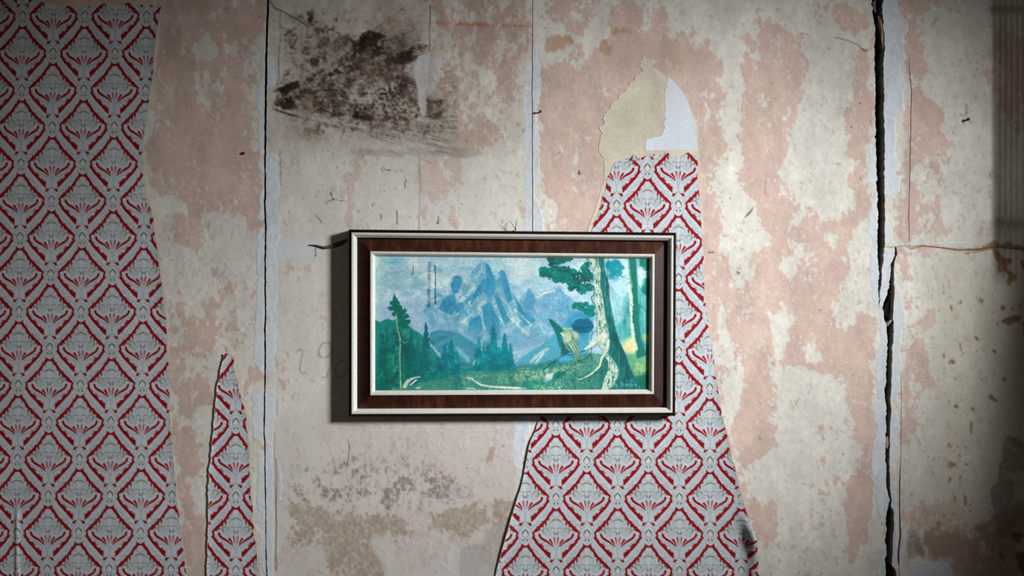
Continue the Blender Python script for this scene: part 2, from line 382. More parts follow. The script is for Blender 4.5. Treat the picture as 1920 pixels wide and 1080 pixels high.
    soot = np.maximum(soot, np.clip(stk*np.clip(.9+.4*s3+.4*s4, .12, 1.3), 0, 1))
    bx = blur(cv.poly([(530,20),(600,5),(700,40),(760,55),(800,70),(805,95),(780,130),(800,180),(840,235),(820,270),(560,262),(528,230)]), 26)
    blot = np.zeros_like(F)
    for p, k, r in (([(672,68),(690,56),(715,60),(728,72),(712,85),(722,105),(690,108),(668,92)], 1.1, 7), ([(728,105),(790,80),(800,90),(770,125),(735,130)], .7, 6),
                    ([(580,108),(596,106),(600,125),(585,128)], 1.1, 4), ([(520,172),(545,155),(562,152),(555,168),(530,175)], 1.6, 3), ([(524,195),(545,185),(555,195),(548,206),(528,204)], 1.6, 3),
                    ([(575,20),(588,20),(586,50),(578,48)], 1., 3), ([(560,42),(600,38),(600,48),(566,52)], .6, 4), ([(535,55),(560,60),(545,95),(532,80)], .7, 6), ([(615,130),(640,118),(625,150),(608,150)], .7, 5),
                    ([(530,130),(545,128),(550,140),(530,145)], .6, 4), ([(700,160),(780,140),(790,220),(720,230),(700,200)], .7, 9), ([(795,180),(835,185),(835,200),(825,225),(800,225)], .75, 5), ([(800,232),(858,234),(860,242),(805,245)], .55, 4),
                    ([(700,210),(730,215),(735,235),(715,245),(690,232)], .6, 6), ([(615,205),(640,210),(640,222),(618,218)], .8, 3)):
        blot = np.maximum(blot, blur(cv.poly(p), r)*k)
    soot = np.maximum(soot*.93, sstep(.12, .9, blot+.28*s3*np.minimum(1, blot*2)+.2*ray*np.minimum(1, blot*2)))
    soot = np.maximum(soot, sstep(.42, 1.5, bx*.75+.6*s4*bx+.38*s3*bx)*.7)
    glz = blur(cv.poly([(540,165),(620,120),(690,60),(740,60),(800,95),(785,130),(785,225),(740,240),(640,222),(560,200)]), 12)*np.clip(.55+.45*s4+.3*s3+.2*ray, 0, 1)+blur(cv.poly([(640,150),(790,140),(795,235),(700,235)]), 14)*np.clip(.3+.5*s4+.3*s3, 0, 1)
    col = mix(col, np.clip(glz, 0, 1)*.72, C8(104, 80, 64))
    soot = soot*np.clip((xx-503)/12, 0, 1)
    clean = sstep(.4, .6, blur(cv.poly([(782,108),(795,98),(815,102),(828,110),(826,140),(812,170),(806,182),(800,176),(797,215),(788,216),(784,185),(780,160),(776,130)]), 3)-.45*blur(cv.poly([(804,104),(808,100),(807,180),(803,180)]), 1)+.22*n2)
    soot = soot*(1-clean)
    ho = sstep(.3, 1., cv.noise(16, 13, 350, 4, .7)); soot = soot*(1-.3*ho)
    col = mix(col, soot*.93, C8(66, 50, 40))
    col = mix(col, sstep(.45, .95, soot)*.75, C8(22, 17, 15)); col = mix(col, sstep(.25, .75, soot)*sstep(.3, .9, s3)*.4, C8(28, 22, 20))
    col = mix(col, clean*.95, C8(218, 220, 224)); hgt = hgt+clean*.4
    # grime haze over the upper part of the middle panel
    hz = blur(cv.poly([(505,-90),(990,-90),(985,110),(960,280),(510,280)]), 16)*(.5+.3*n1+.15*n2)
    col = mix(col, hz*.6, C8(156, 138, 126))
    # red chalk line
    rl = cv.stroke([(590,38),(700,39),(780,41),(855,45),(905,47),(960,48),(995,50)], [1.5,4,4,4,7,6,3])
    col = mix(col, blur(rl, 1)*(.38+.25*n2)*at([(580,.25),(780,.4),(850,1.1),(960,1.15),(1000,.6)], xx), C8(176, 90, 66))
    # orange-brown rubs near the top of the pink panel
    og = blur(cv.poly([(1135,55),(1180,52),(1190,60),(1150,68)])+cv.poly([(1025,70),(1070,65),(1075,85),(1020,100)])+cv.poly([(1125,75),(1150,85),(1140,105),(1120,100)]), 5)
    col = mix(col, sstep(.2, .8, og+.25*n2*np.clip(og*4, 0, 1))*.55, C8(178, 128, 96))
    col = mix(col, blur(cv.poly([(1140,80),(1300,75),(1310,110),(1250,150),(1150,130)]), 20)*.4, C8(170, 148, 130))
    # ---- yellowish/brown water stains and pits, right panel
    bp = cv.noise(10, 16, 402, 4, .65)+.4*cv.noise(70, 70, 411, 3)
    rgt = sstep(1700, 1790, xx)
    col = mix(col, rgt*.45*sstep(380, 560, yy), C8(196, 190, 172))
    col = mix(col, sstep(1.3, 1.6, bp)*rgt*sstep(440, 560, yy)*.75, C8(148, 116, 84))
    bs = np.zeros_like(F)
    for p in ([(1855,455),(1862,452),(1880,458),(1892,452),(1900,460),(1925,462),(1940,468),(1940,474),(1905,468),(1880,466),(1862,466),(1835,472),(1815,478),(1804,476),(1810,468),(1840,466)],
              [(1862,462),(1872,470),(1880,485),(1895,482),(1898,492),(1888,500),(1895,510),(1908,512),(1905,530),(1898,525),(1893,540),(1888,535),(1890,515),(1878,505),(1868,490),(1862,475)],
              [(1870,498),(1876,494),(1880,510),(1874,515),(1870,508)], [(1912,490),(1940,480),(1940,515),(1918,505)],
              [(1876,603),(1890,596),(1905,592),(1915,590),(1912,603),(1900,606),(1892,612),(1880,606)], [(1878,570),(1884,575),(1882,585),(1877,580)], [(1895,575),(1902,577),(1898,585)],
              [(1780,570),(1786,572),(1786,588),(1781,580)], [(1784,676),(1790,674),(1790,686),(1785,684)], [(1850,738),(1858,736),(1870,752),(1868,755),(1855,748)], [(1790,755),(1797,760),(1797,768),(1788,764)], [(1820,765),(1826,762),(1824,774),(1819,774)],
              [(1826,630),(1832,630),(1838,638),(1830,640)], [(1860,655),(1868,656),(1870,665),(1862,662)]):
        cv.poly(p, 1., bs, 'max')
    bs = blur(bs, 2); bs = sstep(.34, .7, bs+.28*n2*np.clip(bs*4, 0, 1))
    col = mix(col, bs*.82, C8(142, 110, 76)); hgt = hgt-bs*.4
    # thin brown line along the horizontal joint
    hl = cv.stroke([(1700,463),(1710,466),(1730,461),(1760,464),(1800,470),(1850,467)], [2,4,3,3,4,5]); col = mix(col, hl*.8, C8(150, 118, 88))
    # grey cement patch, bottom right
    gr = cv.poly([(1888,818),(1905,820),(1920,835),(1960,850),(1960,985),(1915,965),(1890,1010),(1870,1005),(1862,950),(1856,920),(1868,905),(1878,865),(1880,840)])
    cv.poly([(1885,885),(1925,880),(1930,935),(1905,940),(1895,910)], .2, gr); cv.poly([(1893,830),(1905,825),(1908,845),(1896,845)], .2, gr)
    gr = blur(gr, 4); gr = sstep(.35, .7, gr+(.22*n2+.22*n5)*np.clip(gr*4, 0, 1))
    col = mix(col, gr*.8*(.85+.2*n2), C8(150, 147, 143)); hgt = hgt-gr*.3
    dk = blur(cv.poly([(1700,985),(1750,1000),(1830,970),(1940,960),(1960,1170),(1790,1170),(1785,1055),(1700,1050)]), 16)
    col = mix(col, sstep(.3, .9, dk*.9+(.25*n1+.18*n2)*np.clip(dk*4, 0, 1))*.55, C8(142, 114, 98))
    db = blur(cv.poly([(1895,995),(1915,1000),(1910,1020),(1900,1015)])+cv.poly([(1870,1030),(1885,1050),(1888,1060),(1878,1050)])+cv.poly([(1905,1040),(1960,1020),(1960,1090),(1915,1080)]), 3)
    col = mix(col, sstep(.25, .9, db+(.4*n2+.2*n5)*np.clip(db*4, 0, 1))*.6, C8(74, 60, 52))
    gp2 = .8*blur(cv.poly([(1698,985),(1725,990),(1730,1040),(1700,1060)]), 6); col = mix(col, sstep(.3,.7,gp2+.2*n2*np.clip(gp2*4, 0, 1))*.5, C8(140, 128, 116))
    # bare plaster colour to the left, under the torn wallpaper
    col = mix(col, blur(cv.poly([(270,260),(295,380),(310,560),(325,1170),(-160,1170),(-160,200)]), 3)*.35, C8(205, 192, 172))
    col = mix(col, blur(cv.poly([(300,28),(470,25),(470,40),(305,42)]), 2)*.45*(.6+.5*n2), CREAM)
    # buff halo left of the small strip and of the torn papers
    # ---- specks, scratches, hairlines
    r = np.random.RandomState(11); dots = cv.zeros()
    for k in range(800):
        z = r.rand()
        if z < .5: x, y = r.uniform(505, 1000), r.uniform(-20, 430)
        elif z < .62: x, y = r.uniform(530, 960), r.uniform(430, 1080)
        elif z < .8: x, y = r.uniform(1000, 1640), r.uniform(-20, 1080)
        elif z < .93: x, y = r.uniform(1690, 1920), r.uniform(-20, 1080)
        else: x, y = r.uniform(290, 500), r.uniform(-20, 700)
        s = r.uniform(.7, 1.7) if r.rand() < .88 else r.uniform(1.8, 2.8)
        L = (r.uniform(0, 2.5) if r.rand() < .85 else r.uniform(3, 6)) if s < 1.7 else r.uniform(0, 1); a = r.normal(1.57, .5)
        cv.stroke([(x, y), (x+L*math.cos(a), y+L*math.sin(a))], s, r.uniform(.25, .85), dots)
    col = mix(col, dots*.85, C8(66, 54, 50))
    ln = cv.zeros()
    for p, w, v in (([(505,2),(516,16),(526,19),(545,30),(560,38),(578,50)], 1.6, .9), ([(526,20),(525,45),(526,70),(522,100),(523,130),(519,180),(519,210)], 1.1, .65),
        ([(524,282),(526,300),(527,345),(526,358)], 1.1, .5), ([(787,300),(787,330),(786,380),(785,432)], 1.1, .5), ([(806,10),(806,40),(805,52),(805,95)], 1.5, .8),
        ([(517,860),(518,900),(517,930),(518,985),(517,1020),(518,1070)], 1.7, .8), ([(515,810),(515,860)], 1.1, .5), ([(516,660),(522,700),(519,780)], .9, .35),
        ([(608,380),(618,376),(632,375),(648,378)], 1.1, .75), ([(620,362),(622,368)], 2.2, .9), ([(623,374),(626,373)], 2.6, .9), ([(592,403),(594,408)], 1.5, .6), ([(598,409),(603,418)], 1.5, .7),
        ([(717,312),(722,318),(740,320),(752,319),(755,322)], 1.1, .7), ([(762,338),(758,344),(760,352)], 1.7, .75), ([(652,824),(655,840),(653,860),(652,872)], 1.4, .7), ([(715,403),(714,410)], 2, .8), ([(699,382),(698,388)], 1.4, .6),
        ([(744,395),(745,412),(744,420)], 1.8, .8), ([(821,405),(822,415),(821,420)], 1.4, .7), ([(820,418)], 4, .9), ([(591,465),(592,478)], 1.6, .85), ([(591,480)], 3, .9),
        ([(1412,388),(1408,396),(1402,402),(1396,408)], [1,2.6,3.2,1], .9), ([(1329,474),(1337,473)], 2.6, .9), ([(1382,510),(1386,512)], 2.6, .8), ([(1338,570),(1337,580)], 1.2, .6), ([(1435,340),(1434,365)], 1, .6),
        ([(1692,90),(1695,98)], 1.2, .7), ([(1613,330),(1614,338)], 1.3, .7), ([(1632,430),(1637,445)], 1.1, .6), ([(1635,507)], 3.2, .95), ([(1537,581)], 2.6, .95), ([(1596,238)], 3, .85), ([(1613,194)], 3, .85),
        ([(1616,92),(1626,95)], 2, .7), ([(1565,70),(1590,76),(1610,85),(1622,98)], 1.6, .55), ([(1500,62),(1516,65)], 1.2, .45), ([(1812,192),(1812,215)], [1,2.4], .55), ([(1700,190),(1704,190)],1,.3),
        ([(1723,1065),(1728,1060)], 1.6, .8), ([(1085,320),(1086,328)], 2.4, .8), ([(1083,325),(1088,325)], 2, .7), ([(1202,218)],1.5,.4),
        ([(998,430),(999,440)], 1, .5), ([(985,806),(976,830),(976,850),(984,880)], 1.1, .55)):
        cv.stroke(p, w, v, ln)
    col = mix(col, ln*.92, C8(42, 36, 36))
    # pencilled digits "190" left of the picture
    pc = cv.zeros()
    for p in ([(556,660),(562,655),(566,657),(566,668),(562,688),(563,698),(568,701),(574,698)],
              [(622,648),(616,642),(606,643),(600,650),(597,660),(601,669),(609,671),(617,667),(622,656),(622,648),(622,668),(619,690),(612,706),(604,708)],
              [(644,676),(634,680),(629,690),(629,702),(635,708),(643,706),(649,698),(651,686),(648,677)]):
        cv.stroke(p, 1.5, .9, pc)
    for p in ([(556,712),(558,711)], [(583,713),(588,715)], [(612,706),(615,708)]): cv.stroke(p, 1.6, .6, pc)
    col = mix(col, pc*.62, C8(70, 62, 66))
    # fine pale scratches
    ws = cv.zeros(); r = np.random.RandomState(5)
    for k in range(150):
        x, y = (r.uniform(850, 1000), r.uniform(110, 270)) if k < 14 else (r.uniform(1440, 1900), r.uniform(0, 1080)) if k < 90 else (r.uniform(505, 980), r.uniform(290, 1080))
        a = r.uniform(-1.2, 1.2); L = r.uniform(10, 45); cv.stroke([(x, y), (x+L*math.cos(a), y+L*math.sin(a))], .7, r.uniform(.15, .5), ws)
    col = mix(col, ws*.45, C8(226, 220, 208))
    dr = cv.zeros()
    for p in ([(937,319),(960,325)], [(938,347),(965,351)], [(700,1005),(695,1000)]): cv.stroke(p, 2, .8, dr)
    col = mix(col, blur(dr, 1)*.5, C8(170, 140, 120))
    hgt = hgt-.5*np.maximum(ln, dots)
    return cv, np.clip(col, 0, 1), hgt.astype(np.float32)
# ---------------------------------------------------------------- the room
M_PLASTER = material('peeling_plaster', attr=True, rough=.88, grain=.06, grain_scale=260., bump=.2, bump_scale=420., spec=.12)
M_FILL = material('white_filler', attr=True, rough=.85, grain=.04, grain_scale=300., bump=.18, bump_scale=350., spec=.2)
M_CORE = material('shaded_cavity', ramp=(30., ((.3, (14, 12, 11)), (.7, (32, 27, 24)))), rough=.95, bump=.6, bump_scale=60.)
M_ROOM = material('room_plaster', ramp=(6., ((.3, (150, 142, 132)), (.7, (178, 168, 156)))), rough=.9, bump=.3, bump_scale=80.)
M_FLOOR = material('floor_boards', ramp=(9., ((.3, (70, 56, 44)), (.7, (104, 86, 68)))), rough=.7, bump=.3, bump_scale=60., stretch=(1, 12, 1))
M_WOOD = material('window_paint', ramp=(40., ((.3, (196, 192, 184)), (.7, (214, 210, 202)))), rough=.5)

cvw, PAINT, RELIEF = wall_paint()
def look(PX, PY, A):
    x = np.clip(PX-cvw.x0-.5, 0, cvw.W-1.01); y = np.clip(PY-cvw.y0-.5, 0, cvw.H-1.01)
    ix, iy = x.astype(int), y.astype(int); fx, fy = x-ix, y-iy
    if A.ndim == 3: fx, fy = fx[..., None], fy[..., None]
    return (A[iy, ix]*(1-fx)+A[iy, ix+1]*fx)*(1-fy)+(A[iy+1, ix]*(1-fx)+A[iy+1, ix+1]*fx)*fy

ya, yb = -90., 1170.
def ext(pts): return sorted([(x, y) for x, y in pts], key=lambda p: p[1])
J1 = [(503,0),(501,40),(499,110),(498,200),(497,280),(497,370),(496,380),(498,420),(497,500),(497,560),(498,585),(496.5,620),(497,700),(496,750),(495,810),(496.5,840),(497,900),(498,960),(499,1050),(500,1080)]
J1W = [(4.6,0),(4.4,100),(4,260),(3,300),(3.4,400),(3,540),(3,700),(2.4,810),(2,1000),(2,1080)]
J2 = [(999,0),(998,120),(998.5,430),(985,600),(968,780),(976,830),(984,880),(984,1080)]
AL = [(1634,-10),(1634,0),(1636,20),(1640,45),(1640,95),(1641,180),(1642,270),(1644,350),(1646,400),(1646,470),(1647,510),(1647.5,540),(1648,579)]
AR = [(1655,-10),(1655,0),(1654,25),(1657,60),(1659,90),(1657,120),(1657,180),(1658,270),(1658,350),(1659,400),(1659,450),(1656,490),(1654,510),(1651,540),(1648.3,580)]
BL_ = [(1679,463),(1678,478),(1670,496),(1670,515),(1667,540),(1660,560),(1656,575),(1657,595),(1662,610),(1663,625),(1664,650),(1662,670),(1661,690),(1662,700),(1660,720),(1659,745),(1662,765),(1661,790),(1661,810),(1660,850),(1661,880),(1662,915),(1668,935),(1664,955),(1661,975),(1662,990),(1660,1015),(1663,1040),(1659,1050),(1661,1080)]
BR = [(1680,463),(1682,478),(1677,492),(1676,515),(1676,560),(1674,590),(1675,610),(1675,640),(1672,655),(1673,680),(1671,690),(1672,700),(1670,735),(1669,750),(1672,770),(1669,790),(1668,810),(1668,850),(1667,880),(1669,920),(1672,935),(1671.5,950),(1675,956),(1676,980),(1674,1015),(1673,1060),(1680,1068),(1682,1080)]
C1 = [(1705,0),(1705,130),(1709,170),(1708,200),(1707,270),(1706,330),(1704,400),(1705,460)]
C2 = [(1690,463),(1690,690),(1690,760),(1689,860),(1687,900),(1686.5,950),(1688,1000),(1684,1040),(1685,1058),(1686,1080)]
C2W = [(.25,463),(.25,690),(.9,720),(.9,860),(2.2,900),(2,950),(2.6,1000),(3,1050),(.4,1062)]
HC = [(1660,463),(1680,463),(1705,460),(1710,462),(1730,461),(1760,464),(1790,467),(1830,468),(1860,463),(1870,463),(1900,467),(1920,465),(2080,466)]
hc = lambda x: np.interp(x, [p[0] for p in HC], [p[1] for p in HC])
j1, j2, jA, jB, jC = jag(901, .8, 9), jag(902, .5, 12), jag(903, 1., 8), jag(904, .9, 8), jag(905, .35, 9)
fJ1L = lambda y: interp(J1, y)-interp(J1W, y)/2+.5*j1(y)
fJ1R = lambda y: interp(J1, y)+interp(J1W, y)/2+.5*j1(y+300)
fJ2L = lambda y: interp(J2, y)-.55+j2(y)*.6
fJ2R = lambda y: interp(J2, y)+.55+j2(y)*.6
fAL = lambda y: interp(AL, y)+jA(y)
fAR = lambda y: np.maximum(interp(AR, y)+jA(y+333)*.8, fAL(y)+.2)
fBL = lambda y: interp(BL_, y)+jB(y)
fBR = lambda y: np.maximum(interp(BR, y)+jB(y+333)*.8, fBL(y)+.4)
fC1L = lambda y: interp(C1, y)-.6*np.interp(y, [100, 135, 455], [.1, 1, 1])+jC(y); fC1R = lambda y: interp(C1, y)+.6*np.interp(y, [100, 135, 455], [.1, 1, 1])+jC(y)
fC2L = lambda y: interp(C2, y)-interp(C2W, y)/2+jC(y)*.6; fC2R = lambda y: interp(C2, y)+interp(C2W, y)/2+jC(y)*.6
fP3R = lambda y: np.where(y < 580, fAL(np.minimum(y, 579)), fBL(np.maximum(y, 580)))

STEP = 2.15
def strip_grid(L, R, y0, y1, step=STEP, warp=None):
    ny = max(3, int((y1-y0)/step)+1); y = np.linspace(y0, y1, ny)
    l, r = L(y), R(y); nx = max(3, int(np.max(r-l)/step)+1)
    s = np.linspace(0, 1, nx)[None, :]
    PX = l[:, None]*(1-s)+r[:, None]*s; PY = np.repeat(y[:, None], nx, 1)
    if warp is not None: PY = warp(PX, PY)
    return PX, PY

wall = empty('wall_back', (0, 0, 0)); tag(wall, 'old plastered wall of joined panels with peeling pink and cream paint', kind='structure')
def panel(L, R, y0, y1, off=0., warp=None, tilt=0.):
    PX, PY = strip_grid(L, R, y0, y1, warp=warp)
    D = off+.0006*look(PX, PY, RELIEF)+tilt*(PX-PX.mean())/S
    me = grid_mesh('wall_panel', PX, PY, D, look(PX, PY, PAINT), .055, (.13, .11, .10))  # side colour near-black: shade inside the cracks is painted in
    return link('wall_panel', me, M_PLASTER, wall)
c = lambda v: (lambda y: np.full_like(y, v, dtype=float))
panel(c(-160.), fJ1L, ya, yb)
panel(fJ1R, fJ2L, ya, yb, .0003)
panel(fJ2R, fP3R, ya, yb)
panel(fAR, fC1L, ya, 462.1, -.0003, warp=lambda x, y: y+(hc(x)-462.5)*np.exp(-np.maximum(0, 462.1-y)/8))
panel(fC1R, c(2080.), ya, 462.1, -.0002, warp=lambda x, y: y+(hc(x)-462.5)*np.exp(-np.maximum(0, 462.1-y)/8))
panel(fAR, lambda y: np.maximum(fBL(y), fAR(y)+.3), 462.9, 579.5, -.0002, warp=lambda x, y: y+(hc(x)-462.5)*np.exp(-np.maximum(0, y-462.9)/8))
panel(fBR, fC2L, 462.9, yb, -.0001, warp=lambda x, y: y+(hc(x)-462.5)*np.exp(-np.maximum(0, y-462.9)/8))
panel(fC2R, c(2080.), 462.9, yb, -.0003, warp=lambda x, y: y+(hc(x)-462.5)*np.exp(-np.maximum(0, y-462.9)/8))
# backing behind the joints, coloured near-black to paint in the gaps' shade
link('wall_core', box_mesh('wall_core', -1.69, 1.69, .05, .20, 0, 3.3), M_CORE, wall)
# wall above / below / beside the framed field
for nm, b in (('wall_margin', (-1.8, (-160-960)/S, 0, 3.3)), ('wall_margin', ((2080-960)/S, 3.0, 0, 3.3)), ('wall_margin', ((-160-960)/S, (2080-960)/S, 0, 1.5+(540-yb)/S)), ('wall_margin', ((-160-960)/S, (2080-960)/S, 1.5+(540-ya)/S, 3.3))):
    link(nm, box_mesh(nm, b[0], b[1], 0, .05, b[2], b[3]), M_ROOM, wall)

# broken bits of plaster wedged in the cracks
def fragment(pts, d, thick, col, seed):
    r = random.Random(seed)
    n = len(pts); V = []; 
    cx = sum(p[0] for p in pts)/n; cy = sum(p[1] for p in pts)/n
    for x, y in pts: V.append(W(x, y, d+r.uniform(-.003, .003)))
    V.append(W(cx, cy, d+.004))
    for x, y in pts: V.append(W(cx+(x-cx)*.9, cy+(y-cy)*.95, d-thick))
    F = [(n, (k+1) % n, k) for k in range(n)]+[(k, (k+1) % n, n+1+(k+1) % n, n+1+k) for k in range(n)]
    me = bpy.data.meshes.new('plaster_fragment'); me.from_pydata([tuple(v) for v in V], [], F); me.update()
    return link('plaster_fragment', me, material('broken_plaster', ramp=(90., ((.3, tuple(int(q*.8) for q in col)), (.7, col))), rough=.9, bump=.5, bump_scale=200.), wall)
fragment([(1645,29),(1650,31),(1653,42),(1659,52),(1658,70),(1660,88),(1656,93),(1652,72),(1647,50)], -.004, .02, (196,164,142), 1)
fragment([(1636,3),(1642,0),(1642,16),(1645,22),(1640,24),(1636,14)], -.012, .02, (120,108,100), 2)
fragment([(1661,605),(1668,601),(1673,598),(1670,605),(1664,612)], -.002, .02, (190,184,170), 3)
fragment([(1657,578),(1663,567),(1668,560),(1669,580),(1666,594),(1660,592)], -.022, .02, (92,88,84), 4)
fragment([(1660,820),(1664,818),(1668,824),(1668,834),(1663,842),(1660,838)], -.005, .02, (170,158,146), 5)
fragment([(1682,1050),(1688,1048),(1690,1062),(1684,1066),(1679,1062)], -.012, .02, (130,126,120), 6)
fragment([(1664,1064),(1672,1060),(1676,1075),(1676,1090),(1662,1090)], -.03, .02, (66,58,52), 7)

# white filler smeared along the joints
def filler(L, R, y0, y1, seed, amp=3., fade_ends=6., tint=1.):
    a, b = jag(seed, amp, 22), jag(seed+1, amp, 22)
    def l(y): return interp(L, y)+(a(y) if L is not None else 0)
    Lf = (lambda y: L(y)+.3) if callable(L) else (lambda y: interp(L, y)+a(y))
    Rf = (lambda y: R(y)-.3) if callable(R) else (lambda y: interp(R, y)+b(y))
    def lr(y):
        l, r = Lf(y), np.maximum(Rf(y), Lf(y)+.6); e = np.clip(np.minimum(y-y0, y1-y)/fade_ends, .12, 1)**.5
        return (l, l+(r-l)*e) if callable(L) else (r-(r-l)*e, r)
    PX, PY = strip_grid(lambda y: lr(y)[0], lambda y: lr(y)[1], y0, y1, 2.)
    ny, nx = PX.shape
    cvn = Canvas(0, 0, nx, ny)
    n = fbm(nx, ny, 8, 20, seed+5, 4, .6); n3 = fbm(nx, ny, 3, 3, seed+9, 2, .7)
    cc = FILL[None, None]*(tint*(1+.03*n+.025*n3))[..., None]
    cc = mix(cc, sstep(.7, 1.3, n+.5*n3)*.6, CREAM*.95)
    # feather the free edges into the wall paint
    dist = np.minimum(PY-y0, y1-PY)
    if not callable(L): dist = np.minimum(dist, PX-PX[:, :1])
    if not callable(R): dist = np.minimum(dist, PX[:, -1:]-PX)
    nn = fbm(nx, ny, 7, 9, seed+3, 4, .65)
    m = sstep(.2, 3.2, dist-.9+2.3*nn)*(1-.4*sstep(.4, 1.2, nn))
    cc = mix(look(PX, PY, PAINT), m, cc)
    D = .0006*look(PX, PY, RELIEF)-.0005+.0008*sstep(0, .6, m)+.0002*m+.00004*n; D[0] = D[-1] = -.0006
    return link('filler_strip', grid_mesh('filler_strip', PX, PY, D, cc), M_FILL, wall)
filler([(488,90),(486,130),(481,160),(481,200),(484,250),(483,320),(486,322)], fJ1L, 95, 322, 11, 2.)
filler([(486,350),(482,380),(482,410),(489,418),(490,416)], fJ1L, 352, 417, 13, 1.5)
filler([(490,420),(480,430),(481,520),(478,560),(476,600),(470,640),(476,680),(484,690)], fJ1L, 424, 700, 15, 2.)
filler([(482,728),(468,735),(468,790),(474,825),(482,830)], fJ1L, 730, 828, 17, 2.)
filler([(482,855),(480,900),(478,960),(480,985)], fJ1L, 856, 984, 19, 1.5); filler([(484,996),(482,1030),(490,1060),(496,1082)], fJ1L, 996, 1082, 21, 1.5)
filler(fJ1R, [(508,100),(520,112),(520,140),(516,160)], 100, 165, 23, 1.5)
filler(fJ1R, [(523,282),(524,330),(527,350),(525,400),(528,440),(522,470),(520,520),(522,600),(519,680),(520,700)], 284, 702, 25, 1.5)
filler(fJ1R, [(520,728),(519,760),(516,800),(514,860),(515,900),(516,960),(516,1060),(518,1090)], 728, 1110, 27, .6)
filler([(519,858),(519,900),(519,935)], [(521,858),(528,880),(534,935),(530,942)], 858, 942, 29, 1.)
filler([(992,115),(980,125),(978,210),(985,230),(980,250),(982,300),(980,430)], fJ2L, 118, 440, 31, 1.5, tint=.99)
filler(fJ2R, [(1003,75),(1012,80),(1012,110),(1015,120),(1014,180),(1008,215),(1013,250),(1015,300),(1012,340),(1002,360),(1018,400),(1025,430),(1030,440)], 78, 440, 33, 2., tint=.99)
filler([(975,770),(962,790),(958,830),(962,870),(966,880)], [(1000,770),(995,800),(986,850),(978,880)], 770, 882, 35, 2., tint=1.)
filler(fAR, [(1682,-90),(1686,20),(1700,38),(1704,45),(1702,60),(1696,80),(1700,110),(1692,130),(1697,150),(1698,205),(1692,222)], -90, 220, 37, 1.5)
filler(fAR, [(1681,215),(1682,260),(1680,285),(1688,300),(1690,318),(1684,325),(1694,335),(1690,360),(1676,366),(1662,372)], 216, 370, 39, 1.5)
filler(fAR, [(1660,392),(1664,405),(1672,430),(1680,450),(1686,460)], 396, 461, 41, .8)
filler(fAR, lambda y: np.maximum(fBL(y), fAR(y)+.3), 465, 578, 43, .5)
filler([(1622,-90),(1624,0),(1636,40),(1637,100)], fAL, -90, 190, 45, 1.5, tint=.97)
filler([(1630,270),(1626,280),(1628,300),(1620,330),(1624,340),(1634,350)], fAL, 272, 350, 47, 1.5)
filler([(1636,358),(1632,380),(1628,400),(1626,430),(1632,460),(1628,500),(1630,530),(1632,560),(1640,575)], fAL, 360, 579, 49, 1.2)
filler([(1632,545),(1637,560),(1646,590),(1648,620),(1644,660),(1641,720),(1640,750),(1646,756)], lambda y: fP3R(y), 581, 752, 51, 1., tint=.99)
filler([(1640,752),(1636,775),(1632,785),(1642,800),(1640,820),(1634,830),(1632,880),(1634,910),(1640,920),(1641,955),(1652,975)], fBL, 754, 975, 53, 1.5, tint=.99)
filler([(1652,1020),(1650,1040),(1640,1080)], fBL, 1022, 1170, 55, 1.)
filler(fBR, [(1684,465),(1680,490),(1680,510),(1688,540),(1692,570),(1700,590),(1700,605),(1694,615),(1692,640),(1690,690),(1687,740),(1684,755)], 468, 755, 57, 1.2)
filler(fBR, [(1682,770),(1688,785),(1688,810),(1680,830),(1688,838),(1688,850),(1680,880),(1676,890)], 768, 890, 59, 1.2)
filler(fBR, [(1683,900),(1684,930),(1684,960),(1685,1000),(1681,1040),(1679,1056)], 898, 1058, 61, .5, tint=.99)
filler(fC2R, [(1692,975),(1697,990),(1697,1040),(1692,1090)], 985, 1090, 63, .8, tint=.97)
filler([(1712,1052),(1706,1062),(1706,1100)], [(1740,1046),(1780,1056),(1787,1070),(1787,1100)], 1050, 1120, 65, 1.5, 12, tint=.99)
filler([(1730,453),(1731,460)], [(1830,451),(1800,460)], 452, 461, 67, .8); filler([(1692,468),(1690,476)], [(1712,468),(1714,476)], 468, 477, 69, .8)
filler([(1690,456),(1702,461)], [(1722,453),(1712,461)], 452, 459, 71, .8); filler([(1712,468),(1716,474)], [(1860,468),(1805,475)], 469.5, 475, 73, .8, 3)

# the rest of the room, out of frame
def struct(name, me, mat, label): return tag(link(name, me, mat), label, kind='structure')
RX, RY, HT = 2.70, -4.6, 3.3
struct('floor', box_mesh('floor', -1.85, RX+.3, RY, .2, -.06, 0), M_FLOOR, 'dark worn boarded floor')
struct('ceiling', box_mesh('ceiling', -1.85, RX+.3, RY, .2, HT, HT+.06), M_ROOM, 'plain plastered ceiling')
struct('wall_left', box_mesh('wall_left', -1.95, -1.8, RY, .2, 0, HT), M_ROOM, 'plain plastered left wall')
struct('wall_front', box_mesh('wall_front', -1.95, RX+.3, RY-.1, RY, 0, HT), M_ROOM, 'plain plastered wall behind the viewer')
rw = empty('wall_right', (RX, -2.2, 0)); tag(rw, 'plain plastered right wall with one small window opening', kind='structure')
wy0, wy1, wz0, wz1 = -2.45, -1.40, 1.85, 3.05
for y0, y1, z0, z1 in ((RY, wy0, 0, HT), (wy1, .2, 0, HT), (wy0, wy1, 0, wz0), (wy0, wy1, wz1, HT)):
    link('masonry', box_mesh('masonry', RX, RX+.30, y0, y1, z0, z1), M_ROOM, rw)
wn = empty('window_1', (RX+.27, (wy0+wy1)/2, wz0)); tag(wn, 'small deep-set window with a pale painted frame', kind='structure')
for y0, y1, z0, z1 in ((wy0, wy0+.06, wz0, wz1), (wy1-.06, wy1, wz0, wz1), (wy0+.06, wy1-.06, wz0, wz0+.06), (wy0+.06, wy1-.06, wz1-.06, wz1)):
    link('window_frame', box_mesh('window_frame', RX+.25, RX+.31, y0, y1, z0, z1), M_WOOD, wn)
